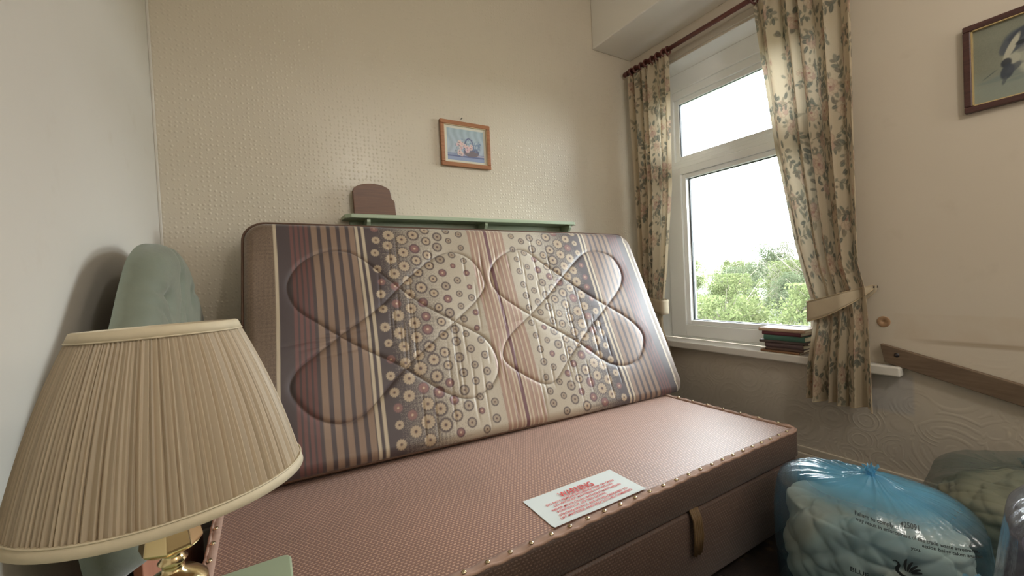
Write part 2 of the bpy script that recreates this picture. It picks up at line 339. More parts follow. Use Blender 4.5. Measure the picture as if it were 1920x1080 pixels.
    put(66.5, 26, 2, 5.2); put(70.5, 24, 2, 7.0); put(63.0, 33, 1, 2.6); put(75, 27, 1, 6)
    for az, d, k, s in spots:
        x, y = d*sin(R(az)), d*cos(R(az)); r = protos[k]
        if k in used:
            c = r.copy(); COL.objects.link(c)
            for ch in r.children: q = ch.copy(); COL.objects.link(q); q.parent = c
            r = c
        used.add(k); r.location = (x, y, gz(x, y)); r.rotation_euler = (0, 0, g.uniform(0, 6.28)); w_ = min(s, 1.0); r.scale = (w_, w_, s*g.uniform(.97, 1.03))
outside()

# ------------------------------------------------------------------ divan base
BX0, BX1, BY0, BY1, BZ = -.147, 1.687, .785, 1.70, -.604
def divan_fabric(name, dash, ground, stain=.5):
    t = NT(name); uv = t.n('UVMap', uv_map='UVMap').outputs[0]
    mp = t.n('Mapping'); t.set(mp.inputs['Vector'], uv); mp.inputs['Rotation'].default_value = (0, 0, R(0))
    b = t.n('TexBrick', offset=.5, offset_frequency=2); t.set(b.inputs['Vector'], mp.outputs[0]); b.inputs['Scale'].default_value = 1; b.inputs['Brick Width'].default_value = .0105; b.inputs['Row Height'].default_value = .0082
    b.inputs['Mortar Size'].default_value = .0031; b.inputs['Mortar Smooth'].default_value = .5; b.inputs['Color1'].default_value = L4(dash); b.inputs['Color2'].default_value = L4(tuple(int(v*.93) for v in dash)); b.inputs['Mortar'].default_value = L4(ground)
    o = t.obc(); c = b.outputs['Color']; c = t.mix(t.ramp(t.noise(o, 3.2, 5, .6), [(.45, (0, 0, 0, 1)), (.75, (stain, stain, stain, 1))]), c, L4((112, 88, 74)))
    c = t.mix(.35, c, t.mix(t.noise(o, 900, 2), (.45, .45, .45, 1), (1.5, 1.5, 1.5, 1)), 'MULTIPLY')
    t.base(c, .5); t.p.inputs['Sheen Weight'].default_value = .12; t.bump(t.math('ADD', b.outputs['Fac'], t.noise(o, 500, 2)), .5, -.0012); return t.m
M_top = divan_fabric('woven_divan_fabric', (204, 164, 140), (138, 104, 92), .35); M_side_shaded = divan_fabric('woven_divan_fabric_shaded', (108, 84, 72), (74, 56, 48), .2)  # side copy: same fabric, darkened in colour for the shade on the sides
def rrect(x0, x1, y0, y1, r, n=8):
    p = []
    for cx, cy, a in ((x1-r, y0+r, -90), (x1-r, y1-r, 0), (x0+r, y1-r, 90), (x0+r, y0+r, 180)):
        for k in range(n+1): t_ = R(a+90*k/n); p.append((cx+r*cos(t_), cy+r*sin(t_)))
    return p
def uvbox(o):
    me = o.data; uv = me.uv_layers.new(name='UVMap'); me.update()
    for p in me.polygons:
        n = p.normal
        for li in p.loop_indices:
            c = me.vertices[me.loops[li].vertex_index].co
            uv.data[li].uv = (c.x, c.y) if abs(n.z) > .6 else ((c.x, c.z) if abs(n.y) > abs(n.x) else (c.y, c.z))
def soft_slab(name, x0, x1, y0, y1, z0, z1, r, mat, par, sag=.0, e=.008):
    out = rrect(x0, x1, y0, y1, r); inn = rrect(x0+e, x1-e, y0+e, y1-e, max(r-e, .005)); n = len(out)
    v = [(a, b, z0) for a, b in inn]+[(a, b, z0+e) for a, b in out]+[(a, b, z1-e) for a, b in out]+[(a, b, z1-e*.25) for a, b in rrect(x0+e*.3, x1-e*.3, y0+e*.3, y1-e*.3, r-e*.3)]+[(a, b, z1) for a, b in inn]
    f = [list(range(n))[::-1], [4*n+i for i in range(n)]]
    for k in range(4): f += [(k*n+i, k*n+(i+1) % n, (k+1)*n+(i+1) % n, (k+1)*n+i) for i in range(n)]
    o = obj(name, v, f, mat, par); uvbox(o); return o
div = thing('divan_bed_base', 'pinkish brown woven fabric divan bed base with a studded lid', 'bed', ((BX0+BX1)/2, (BY0+BY1)/2, ZF))
lid = soft_slab('lid', BX0, BX1, BY0, BY1, BZ-.098, BZ, .045, M_top, div); lid.data.materials.append(M_side_shaded)
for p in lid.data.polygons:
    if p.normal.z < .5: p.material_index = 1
bs = soft_slab('base_box', BX0+.004, BX1-.004, BY0+.004, BY1-.004, ZF+.045, BZ-.103, .04, M_side_shaded, div)
M_dark = plain('dark_backing', (38, 30, 28), .9)
MB().prism(rrect(BX0+.02, BX1-.02, BY0+.02, BY1-.02, .03), 2, BZ-.104, BZ-.097).build('seam', M_dark, div, smooth=False)
for sx_ in (BX0+.12, BX1-.12):
    for sy_ in (BY0+.1, BY1-.1): MB().lathe([(.02, 0), (.024, .008), (.024, .03), (.012, .036), (.012, .046)], (sx_, sy_, ZF), 16).build('castor', M_dark, div)
# folded edging strip with its piping, rippled between the studs
M_edge = plain('edging_strip', (158, 128, 112), .8, vary=.2, scale=60)
def edging():
    p = rrect(BX0+.003, BX1-.003, BY0+.003, BY1-.003, .043, 10); pts = []
    q = p+[p[0]]; d = 0; out = []
    for a, b in zip(q[:-1], q[1:]):
        L = math.hypot(b[0]-a[0], b[1]-a[1]); n = max(1, int(L/.008))
        for k in range(n): t_ = k/n; out.append((a[0]+(b[0]-a[0])*t_, a[1]+(b[1]-a[1])*t_, d+L*t_))
        d += L
    MB().tube([(x, y, BZ+.0005+.0016*sin(s*2*pi/.055)+.0010*sin(s*37)) for x, y, s in out], .0042, 8, closed=True).build('piping', M_edge, div)
    n = len(out); v = []; c0 = ((BX0+BX1)/2, (BY0+BY1)/2); ix = rrect(BX0+.026, BX1-.026, BY0+.026, BY1-.026, .026, 10)
    inner = []
    for x, y, s in out: inner.append((min(max(x, BX0+.024), BX1-.024), min(max(y, BY0+.024), BY1-.024)))
    for (x, y, s), (a, b) in zip(out, inner):
        w_ = .0018*sin(s*2*pi/.055+1)+.001*sin(s*53); v += [(x, y, BZ+.002), (x*.6+a*.4, y*.6+b*.4, BZ+.005+w_), (a, b, BZ+.003+w_*.4), (a+(x-a)*.03, b+(y-b)*.03, BZ-.001)]
    f = [(i*4+k, ((i+1) % n)*4+k, ((i+1) % n)*4+k+1, i*4+k+1) for i in range(n) for k in range(3)]
    obj('edging_strip', v, f, M_edge, div)
edging()
M_stud = plain('brass_stud', (206, 190, 160), .22, 1.)
st = MB().lathe([(.0062, 0), (.006, .0015), (.0042, .0034), (.0016, .0044)], (0, 0, 0), 12)
first = None
pts = [(.3257-.0557*k, BY0+.012) for k in range(1, 8)]+[(.3257+.0557*k, BY0+.012) for k in range(24)]
pts += [(BX1-.012, .86+.075*k) for k in range(11)]+[(BX0+.012, .86+.075*k) for k in range(11)]
for x, y in pts:
    if first is None: first = st.build('stud', M_stud, div, loc=(0, 0, 0)); o = first
    else: o = first.copy(); COL.objects.link(o)
    o.location = Vector((x, y, BZ+.0055))-Vector(BASES[div.name])
# ribbon pull loop
M_rib = plain('gold_ribbon', (104, 82, 54), .6, vary=.3, scale=200)
mm = MB()
for k in range(5):
    x = 1.036+.0075*k; mm.tube([(x, BY0+.003, BZ-.092), (x+.001, BY0-.010, BZ-.12), (x-.001+.001*k, BY0-.014, BZ-.17), (x, BY0-.008, BZ-.222-.004*(k % 2))], [.0042]*4, 6)
mm.build('pull_ribbon', M_rib, div)
# warning label, stuck down
lab = MB(); nx, ny = 30, 14; lx0, ly0 = .572, .812
v = []
for j in range(ny+1):
    for i in range(nx+1):
        a, b = i/nx, j/ny; v.append((lx0+.32*a+.003*b, ly0+.152*b, BZ+.0016+.0005*sin(a*9+b*3)+(.0062-.0016 if b < .09 else 0)*max(0, 1-b/.09)))
M_lab = plain('white_sticker', (214, 222, 222), .35, vary=.02)
labo = obj('warning_label', v, grid_faces(nx+1, ny+1), M_lab, div); labo['label'] = 'white sticker printed in red capitals'
M_red = plain('red_print', (206, 66, 66), .5)
for body, size, yy, bold, cx in (('WARNING', .034, .928, .0006, 0), ('DO NOT REMOVE SECURING STRIP OR OPEN', .0118, .9065, .0002, 0), ('LID WITHOUT MATTRESS IN POSITION.', .0118, .8935, .0002, 0), ('NEVER MOVE DIVAN WITHOUT MATTRESS IN', .0118, .8785, .0002, 0),
                         ('POSITION OR LID TIED DOWN.', .0118, .8655, .0002, -.03), ('STRONG SPRINGS ARE FITTED DESIGNED TO', .0118, .8505, .0002, 0), ('LIFT MATTRESS AND BEDCLOTHES COMBINED.', .0118, .8375, .0002, 0)):
    tv, tf = text_mesh(body, size, bold); sxx = .72 if body == 'WARNING' else 1.0
    obj('lettering', [(.733+cx+p[0]*sxx, yy+p[1], BZ+.0034) for p in tv], tf, M_red, labo, smooth=False)
box('underline', .678, .79, .9155, .9163, BZ+.0028, BZ+.0034, M_red, labo, bevel=0)

# ------------------------------------------------------------------ mattress
def mattress():
    mx, my, mz, yw, mt, rl = -.079, 1.436, -.571, -.040, 1.146, -.015; ml, mw, th, d = 1.885, .918, .115, .0024
    A = np.array([cos(yw)*cos(rl), sin(yw)*cos(rl), sin(rl)]); N = np.array([-sin(yw), cos(yw), 0]); U = N*cos(mt)+np.array([0, 0, 1])*sin(mt); U -= A*(U@A); U /= np.linalg.norm(U); B = np.cross(U, A)*-1
    if B[1] < 0: B = -B
    P0 = np.array([mx, my, mz]); cv = Canvas(ml, mw, d, (84, 66, 62)); U_, V_ = cv.U, cv.V
    slump = .003*np.sin(V_*7+U_*3)
    u = U_+slump; u = np.where(u > .965, 1.93-u, u); C = cv.c
    pal = dict(dark=(70, 57, 58), red=(106, 68, 64), tan=(136, 111, 93), cream=(186, 170, 146), spk=(96, 78, 64), pk=(156, 126, 110), mar=(104, 66, 70), lite=(176, 164, 146))
    def fill(a, b, c, al=1): m = (np.clip((u-a)/d+.5, 0, 1)*np.clip((b-u)/d+.5, 0, 1)*al)[..., None]; C[:] = C*(1-m)+lin(pal[c])*m
    fill(-1, .094, 'spk'); fill(.094, .105, 'cream'); fill(.105, .88, 'dark')
    for k in range(4): fill(.149+.0175*k, .160+.0175*k, 'red')
    for k in range(5): fill(.224+.0345*k, .2445+.0345*k, 'tan')
    fill(.386, .397, 'cream'); fill(.409, .421, 'cream')
    g = rng.random(u.shape); lit = np.clip((u-.47)/.28, 0, 1); m = (u > .47) & (u < .875)
    wv = np.sin(u*900+3*np.sin(V_*400))*np.sin(V_*820+3*np.sin(u*430)); sp = np.clip((lit*1.3-.08+.35*(wv+g-.5)), 0, 1)*m
    C[:] = C*(1-sp[..., None])+lin(pal['lite'])*sp[..., None]
    m = u < .094; q = np.clip(.5+wv*.8+(g-.5), 0, 1)*m*.6; C[:] = C*(1-q[..., None])+lin((134, 112, 92))*q[..., None]
    fill(.875, 1.2, 'pk')
    for a in (.889, .912, .935, .950): fill(a, a+.0065, 'cream')
    fill(.917, .921, 'mar', .5); fill(.957, .975, 'mar')
    # daisies
    g2 = random.Random(5); fl = []
    cols = 8
    for side in (0, 1):
        for i in range(cols):
            uu_ = .458+.0535*i; n = 15
            for j in range(n):
                x = uu_+g2.uniform(-.006, .006); y = .03+.0625*(j+(.5 if i % 2 else 0))+g2.uniform(-.008, .008); l = (uu_-.458)/.37
                x = x if side == 0 else 1.93-x
                if y > mw-.01: continue
                r = (.0290 if l < .5 else .0225 if l < .8 else .0175)*g2.uniform(.86, 1.06); kind = g2.random()
                if i == 0: r *= .75
                fl.append((x, y, r, l, kind))
    for x, y, r, l, kind in fl:
        if kind < .2: ring, pet, cen = (92, 66, 68), (132, 92, 86), (190, 165, 140)
        else: ring, pet, cen = (84, 70, 66), (178, 158, 132) if l < .6 else (158, 142, 122), (78, 58, 54)
        if kind < .2: r *= .85
        w_ = cv.win(x, y, r*1.2); X = U_[w_]-x; Y = V_[w_]-y; q = np.hypot(X, Y)/r; an = np.arctan2(Y, X)+kind*6
        outer = np.clip((1.02-q)*8, 0, 1)*(1 if l > .25 else .5); pr = (.80 if l > .3 else .92)*(1-.13*np.abs(np.sin(an*6.5))); pm = np.clip((pr-q)*9, 0, 1)*(1-.28*np.abs(np.sin(an*6.5))**3); cm = np.clip((.24-q)*10, 0, 1)
        for mk, cc in ((outer, ring), (pm, pet), (np.clip((.34-q)*9, 0, 1)*.5, (150, 112, 84)), (cm, cen)): C[w_] = C[w_]*(1-mk[..., None])+lin(cc)*mk[..., None]
    # quilting loops
    def cr(p, n=14):
        p = np.array(p); o = []; m_ = len(p)
        for i in range(m_):
            a, b, c, e = p[i-1], p[i], p[(i+1) % m_], p[(i+2) % m_]
            for k in range(n): t = k/n; o.append(.5*((2*b)+(-a+c)*t+(2*a-5*b+4*c-e)*t*t+(-a+3*b-3*c+e)*t**3))
        return np.array(o)
    loops = [[(.134, .652), (.175, .734), (.247, .783), (.33, .792), (.404, .755), (.529, .626), (.64, .53), (.758, .453), (.858, .376), (.892, .272), (.85, .193), (.751, .147), (.662, .176), (.573, .243), (.487, .313), (.351, .402), (.238, .491), (.159, .561)],
             [(.132, .264), (.149, .33), (.215, .385), (.303, .451), (.439, .543), (.576, .671), (.714, .772), (.812, .786), (.887, .727), (.911, .636), (.864, .564), (.752, .476), (.592, .361), (.482, .275), (.39, .187), (.327, .146), (.262, .141), (.188, .18)],
             [(.945, .669), (.985, .739), (1.07, .793), (1.16, .8), (1.255, .724), (1.362, .634), (1.495, .528), (1.636, .432), (1.72, .338), (1.711, .266), (1.638, .192), (1.541, .175), (1.453, .203), (1.38, .262), (1.288, .338), (1.113, .458), (.969, .578)],
             [(.927, .318), (.977, .384), (1.104, .47), (1.233, .566), (1.361, .672), (1.498, .775), (1.583, .8), (1.697, .768), (1.733, .677), (1.685, .584), (1.529, .464), (1.392, .368), (1.226, .232), (1.142, .161), (1.082, .155), (1.005, .2), (.931, .268)]]
    D = np.full(u.shape, 1.)
    for lp in loops:
        q = cr(lp)
        for a, b in zip(q, np.roll(q, -1, 0)):
            w_ = cv.win((a[0]+b[0])/2, (a[1]+b[1])/2, .07); X = U_[w_]; Y = V_[w_]; e = b-a; l2 = e@e+1e-12
            t = np.clip(((X-a[0])*e[0]+(Y-a[1])*e[1])/l2, 0, 1); D[w_] = np.minimum(D[w_], np.hypot(X-a[0]-t*e[0], Y-a[1]-t*e[1]))
    th_ = np.clip(1-D/.0030, 0, 1)*.7; C[:] = C*(1-th_[..., None])+lin((66, 48, 42))*th_[..., None]
    h = -.0058*np.exp(-(D/.0065)**1.2)+.0022*np.minimum(D/.05, 1)
    # faint vertical puckers and creases
    for k in range(70):
        x = g2.uniform(.45, 1.5); y = g2.uniform(.05, .8); l = g2.uniform(.04, .16); w_ = cv.win(x, y, l); X = U_[w_]-x-.06*(V_[w_]-y); Y = V_[w_]-y; h[w_] += -.0022*np.exp(-(X/.0045)**2)*np.clip(1-(Y/l)**2, 0, 1)
    for k in range(26):
        x = g2.uniform(.1, 1.7); y = g2.uniform(.35, .5); l = g2.uniform(.05, .13); w_ = cv.win(x, y, l); X = U_[w_]-x; Y = V_[w_]-y-.15*X; h[w_] += -.002*np.exp(-(Y/.006)**2)*np.clip(1-(X/l)**2, 0, 1)
    h += .0018*np.sin(U_*11+V_*4)+.0012*np.sin(U_*23-V_*15)
    # rounded outline: pull the corners in
    r = .075; X = U_.copy(); Y = V_.copy(); cx = np.clip(X, r, ml-r); cy = np.clip(Y, r, mw-r); dx, dy = X-cx, Y-cy; dd = np.hypot(dx, dy)+1e-9; mk = (np.abs(dx) > 0) & (np.abs(dy) > 0)
    sq = np.maximum(np.abs(dx), np.abs(dy))/dd; X = np.where(mk, cx+dx*sq, X); Y = np.where(mk, cy+dy*sq, Y)
    cx = np.clip(X, r, ml-r); cy = np.clip(Y, r, mw-r); edge = np.where((X != cx) | (Y != cy), r-np.hypot(X-cx, Y-cy), 9)
    edge = np.minimum.reduce([np.where(edge > 1, 1., edge), X, ml-X, Y, mw-Y]); edge = np.clip(edge, 0, 1)
    roll = .028*(1-np.sqrt(np.clip(1-(1-np.clip(edge/.035, 0, 1))**2, 0, 1)))
    P = P0+X[..., None]*A+Y[..., None]*U+(roll-h)[..., None]*B
    P[..., 2] = np.maximum(P[..., 2], BZ+.004)
    root = thing('mattress', 'brown patterned mattress with daisies and stripes leaning against the wall shelf', 'mattress', (P0+A*ml/2)+np.array([0, .05, 0]))
    mt_ = attr_mat('mattress_ticking', .48, sheen=.25).m
    o = obj('quilted_cover', P.reshape(-1, 3), grid_faces(cv.nu, cv.nv), mt_, root); set_col(o, C)
    # side band and underside
    t = NT('mattress_side'); oc = t.obc(); t.base(t.mix(t.noise(oc, 420, 3), L4((84, 66, 54)), L4((140, 116, 96))), .85); t.bump(t.noise(oc, 300), .4, .001)
    pl = rrect(0, ml, 0, mw, r, 12); q = []
    for a, b in zip(pl, pl[1:]+pl[:1]):
        L = math.hypot(b[0]-a[0], b[1]-a[1]); n = max(1, int(L/.02)); q += [(a[0]+(b[0]-a[0])*k/n, a[1]+(b[1]-a[1])*k/n) for k in range(n)]
    def ring(ins, dep):
        o_ = []
        for a, b in q:
            c = np.array([min(max(a, r), ml-r), min(max(b, r), mw-r)]); v = np.array([a, b])-c; l = np.linalg.norm(v)+1e-9; a2, b2 = np.array([a, b])-v/l*ins
            p = P0+a2*A+b2*U+dep*B; p[2] = max(p[2], BZ+.003); o_.append(p)
        return o_
    n = len(q); rings = [ring(.0, .028), ring(-.006, .045), ring(-.008, .06), ring(-.006, .075), ring(0, .092), ring(.02, .112), ring(.3, .113)]
    v = [p for k in rings for p in k]; f = [(k*n+i, k*n+(i+1) % n, (k+1)*n+(i+1) % n, (k+1)*n+i) for k in range(len(rings)-1) for i in range(n)]+[[(len(rings)-1)*n+i for i in range(n)]]
    obj('side_band', v, f, t.m, root)
    pm = plain('brown_piping', (92, 68, 54), .8, vary=.2, scale=80)
    for dep in (.026, .094): MB().tube([p+np.array([0, 0, .003]) for p in ring(-.003, dep)], .0048, 8, closed=True).build('piping', pm, root)
mattress()

# ------------------------------------------------------------------ headboard (green velvet, behind the lamp)
def headboard():
    xf = -.190; xb = -.246
    out = [(.97, -.470), (.898, -.452), (.852, -.415), (.83, -.36), (.83, -.30), (.87, -.22), (.935, -.14), (1.0, -.08), (1.045, -.04), (1.085, .002), (1.125, .04), (1.175, .08), (1.25, .113), (1.34, .132), (1.44, .138), (1.54, .122), (1.62, .09), (1.69, .045), (1.76, 0), (1.82, -.045), (1.87, -.10), (1.905, -.17), (1.915, -.27), (1.915, -.38), (1.88, -.44), (1.80, -.47), (1.6, -.475), (1.35, -.475), (1.1, -.475)]
    out = np.array(out); n = len(out); q = []
    for i in range(n):
        a, b, c, e = out[i-1], out[i], out[(i+1) % n], out[(i+2) % n]
        for k in range(5): t = k/5; q.append(.5*((2*b)+(-a+c)*t+(2*a-5*b+4*c-e)*t*t+(-a+3*b-3*c+e)*t**3))
    q = np.array(q); m = len(q); ctr = np.array([1.36, -.18])
    rt = thing('headboard', 'sage green velvet arched headboard against the plain wall behind the lamp', 'headboard', (-.23, 1.36, ZF))
    btn = [(1.23, -.01), (1.40, .03), (1.56, .0), (1.03, -.16), (1.25, -.18), (1.47, -.18), (1.70, -.16)]
    rings = []; K = 26
    for k in range(K+1):
        s = k/K; w_ = q*(1-s)+ctr*s if s < 1 else np.tile(ctr, (m, 1)); dist = s*np.linalg.norm(q-ctr, axis=1)
        prof = np.sqrt(np.clip(1-(1-np.clip(dist/.075, 0, 1))**2, 0, 1)); x = xb+.02+(xf-xb-.01)*prof
        for by, bz in btn: dd = np.hypot(w_[:, 0]-by, w_[:, 1]-bz); x -= .020*np.exp(-(dd/.028)**2)
        for (by, bz), (cy, cz) in zip(btn, [(1.09, .03), (1.40, .13), (1.74, .02), (.86, -.22), (1.40, .03), (1.40, .03), (1.88, -.2)]):
            e = np.array([cy-by, cz-bz]); l2 = e@e; t = np.clip(((w_-[by, bz])@e)/l2, 0, 1); dd = np.linalg.norm(w_-np.array([by, bz])-t[:, None]*e, axis=1); x -= .009*np.exp(-(dd/.012)**2)*(1-t*.4)
        for y0_, z0_, y1_, z1_ in ((1.08, .0, 1.20, -.06), (1.13, .07, 1.26, .06), (1.0, -.1, 1.12, -.12), (1.04, -.05, 1.15, -.10)):
            e = np.array([y1_-y0_, z1_-z0_]); t = np.clip(((w_-[y0_, z0_])@e)/(e@e), 0, 1); dd = np.linalg.norm(w_-np.array([y0_, z0_])-t[:, None]*e, axis=1); x -= .006*np.exp(-(dd/.007)**2)
        rings.append(np.stack([x, w_[:, 0], w_[:, 1]], 1))
    back = np.stack([np.full(m, xb), q[:, 0], q[:, 1]], 1); allr = [back]+rings; v = np.concatenate(allr)
    f = [(k*m+i, k*m+(i+1) % m, (k+1)*m+(i+1) % m, (k+1)*m+i) for k in range(len(allr)-1) for i in range(m)]+[list(range(m))]
    t = NT('green_velvet'); oc = t.obc(); t.base(t.mix(t.noise(oc, 6, 4), L4((94, 99, 84)), L4((114, 119, 103))), .7); t.p.inputs['Sheen Weight'].default_value = .3; t.p.inputs['Sheen Roughness'].default_value = .4; t.bump(t.noise(oc, 60, 4), .25, .003)
    obj('upholstery', v, f, t.m, rt)
    for by, bz in btn: MB().lathe([(.009, 0), (.009, .003), (.005, .006)], (xf-.022, by, bz), 12, axis=(1, 0, 0)).build('button', t.m, rt)
    wd_ = wood('beech_strut', (126, 88, 62), (158, 116, 84), 2)
    for y in (.90, 1.72): box('strut', xb-.002, xb+.02, y, y+.06, ZF+.13, -.42, wd_, rt)
    tp = wood('terracotta_board', (158, 106, 84), (176, 124, 100), 2, stretch=3); o = box('lower_board', xb+.022, xb+.036, .985, 1.70, -.88, -.45, tp, rt); o['label'] = 'terracotta pink lower board'
headboard()

# ------------------------------------------------------------------ bedside table
M_sage = plain('sage_gloss_paint', (158, 172, 146), .32, vary=.04, scale=5)
bt = thing('bedside_table', 'small sage green painted bedside table beside the divan, holding the lamp', 'table', (-.14, .53, ZF))
TZ = -.43
m = MB().prism(rrect(-.300, .017, .30, .781, .014), 2, TZ-.018, TZ); m.build('table_top', M_sage, bt, bevel=.003, smooth=False)
m = MB(); m.box(-.285, -.270, .315, .765, ZF+.04, TZ-.018); m.box(-.012, .002, .315, .765, ZF+.04, TZ-.018); m.box(-.27, -.012, .75, .765, ZF+.04, TZ-.018); m.box(-.27, -.012, .315, .75, ZF+.04, ZF+.055); m.build('carcass', M_sage, bt, bevel=.002, smooth=False)
for k, (z0, z1) in enumerate(((-.60, -.455), (-.92, -.61))):
    d = box('drawer' if k == 0 else 'cupboard_door', -.268, -.014, .300, .3145, z0, z1, M_sage, bt, bevel=.003); MB().lathe([(.006, 0), (.006, .012), (.014, .018), (.012, .026)], (-.141, .300, (z0+z1)/2), 16, axis=(0, -1, 0)).build('knob', M_sage, d)
for x in (-.275, -.03):
    for y in (.33, .735): MB().box(x, x+.02, y, y+.02, ZF, ZF+.04).build('foot', M_sage, bt, smooth=False)

# ------------------------------------------------------------------ table lamp
def lamp():
    rt = thing('table_lamp', 'brass table lamp with a large cream pleated fabric shade on the bedside table', 'lamp', (-.119, .70, TZ))
    br = plain('polished_brass', (228, 206, 158), .16, 1., vary=.06, scale=30)
    cx, cy = -.119, .696
    prof = [(.056, 0), (.058, .004), (.056, .009), (.044, .014), (.026, .019), (.019, .026), (.030, .036), (.037, .048), (.036, .058), (.026, .068), (.0125, .075), (.0115, .083), (.016, .088), (.0115, .093), (.0105, .099), (.022, .104), (.030, .107)]
    MB().lathe(prof, (cx, cy, TZ), 48).build('base', br, rt)
    # eight sided collar
    MB().lathe([(.030, 0), (.0335, .004), (.033, .008), (.027, .040), (.021, .044), (.008, .050), (.008, .085)], (cx, cy, TZ+.1065), 8).build('faceted_collar', br, rt, smooth=False, bevel=.0012)
    wh = plain('white_lampholder', (225, 222, 215), .4); MB().lathe([(.014, 0), (.016, .004), (.016, .04), (.013, .046)], (cx, cy, TZ+.19), 20).build('lampholder', wh, rt)
    gb = plain('frosted_bulb', (236, 234, 228), .3); MB().lathe([(.012, 0), (.014, .012), (.026, .04), (.03, .06), (.024, .08), (.010, .09)], (cx, cy, TZ+.236), 24).build('bulb', gb, rt)
    ax = np.array([-.0158, .0358, 1]); ax /= np.linalg.norm(ax); T = np.array([-.1165, .701, -.0385]); B0 = T-ax*.2074
    e = np.cross(ax, [0, 1, 0.]); e /= np.linalg.norm(e); g = np.cross(ax, e); n = 1440; K = 22; g2 = np.random.default_rng(2)
    a = np.arange(n)/n*2*pi; npl = 150; edges = np.sort((np.arange(npl)+g2.uniform(-.32, .32, npl))/npl)*2*pi; idx = np.searchsorted(edges, a)-1; lo = edges[idx]-(idx < 0)*2*pi; hi = np.where(idx+1 < npl, edges[(idx+1) % npl], edges[0]+2*pi); fr_ = (a-lo)/(hi-lo)
    pl = np.clip(fr_*1.15, 0, 1)-np.clip((fr_-.86)/.14, 0, 1); amp = g2.uniform(.5, 1.3, npl)[idx]; rows = []; cols = []
    tw = g2.normal(0, 1, npl)[idx]
    for k in range(K+1):
        s = k/K; r = .0812+(.147-.0812)*(s**.90)*1.0+.004*sin(pi*s); d = (.0044*(pl-.5)*amp)*(.55+.6*s); ang = a+.006*tw*np.sin(s*3+tw)
        h = .2074*(1-s); rad = r+d
        rows.append(B0+ax*h+rad[:, None]*(np.cos(ang)[:, None]*e+np.sin(ang)[:, None]*g))
        tone = .93+.09*np.sin(idx*2.3); cols.append(lin((204, 188, 162))[None]*tone[:, None])
    v = np.concatenate(rows); f = grid_faces(n, K+1, wrap=True); t = NT('pleated_silk'); at = t.n('Attribute', attribute_name='Col').outputs['Color']
    df = t.n('BsdfDiffuse'); tl = t.n('BsdfTranslucent'); t.set(df.inputs[0], at); t.set(tl.inputs[0], at); ms = t.n('MixShader'); ms.inputs[0].default_value = .30; t.set(ms.inputs[1], df.outputs[0]); t.set(ms.inputs[2], tl.outputs[0])
    gl_ = t.n('BsdfGlossy'); gl_.inputs['Roughness'].default_value = .45; m2 = t.n('MixShader'); m2.inputs[0].default_value = .05; t.set(m2.inputs[1], ms.outputs[0]); t.set(m2.inputs[2], gl_.outputs[0]); t.set(t.o.inputs[0], m2.outputs[0])
    sh = obj('lamp_shade', v, f, t.m, rt); set_col(sh, np.concatenate(cols))
    lnm = plain('shade_lining', (205, 172, 150), .8)
    lv = np.concatenate([B0+ax*(.2074*(1-s)+.0)+(.0812+(.147-.0812)*s**.9-.0045)*(np.cos(a[::12])[:, None]*e+np.sin(a[::12])[:, None]*g) for s in np.linspace(0.01, .99, 12)]); obj('lining', lv, grid_faces(120, 12, wrap=True), lnm, sh)
    band = plain('cream_braid', (200, 188, 162), .7, vary=.1, scale=60)
    def bandring(h0, h1, r0_, r1_, o_):
        # ribbon around the rim, with a thin cord on its edge
        rr_ = [(r0_, h0), (r0_+.0025, h0+.001), (r1_+.0025, h1-.001), (r1_, h1), (r1_-.004, h1), (r0_-.004, h0)]; mm_ = MB(); c = B0
        vv = [c+ax*h+r*(cos(2*pi*k/96)*e+sin(2*pi*k/96)*g) for r, h in rr_ for k in range(96)]
        mm_.add(vv, [(i*96+k, i*96+(k+1) % 96, ((i+1) % 6)*96+(k+1) % 96, ((i+1) % 6)*96+k) for i in range(6) for k in range(96)])
        hc, rc = (h0, r0_+.0025) if o_ else (h1, r1_+.0025)
        mm_.tube([c+ax*hc+rc*(cos(2*pi*k/120)*e+sin(2*pi*k/120)*g) for k in range(120)], .0011, 6, closed=True); return mm_
    bandring(.197, .2090, .0852, .0815, True).build('top_band', band, sh); bandring(-.0035, .0095, .1488, .1462, False).build('bottom_band', band, sh)
    mm_ = MB()
    for k in range(3): q = 2*pi*k/3+.4; mm_.tube([B0+ax*.195+.080*(cos(q)*e+sin(q)*g), B0+ax*.17+.012*(cos(q)*e+sin(q)*g), (cx, cy, TZ+.232)], .0015, 6)
    mm_.tube([(cx+.017*cos(2*pi*k/24), cy+.017*sin(2*pi*k/24), TZ+.231) for k in range(24)], .002, 6, closed=True)
    mm_.build('shade_carrier', br, rt)
    mm_ = MB()
    for q, l in ((-1.05, .012), (-1.9, .018)):
        p = B0+.1495*(cos(q)*e+sin(q)*g); MB().tube([p, p-ax*l*.5+np.array([.001, 0, 0]), p-ax*l], .0006, 5).build('loose_thread', band, sh)
lamp()

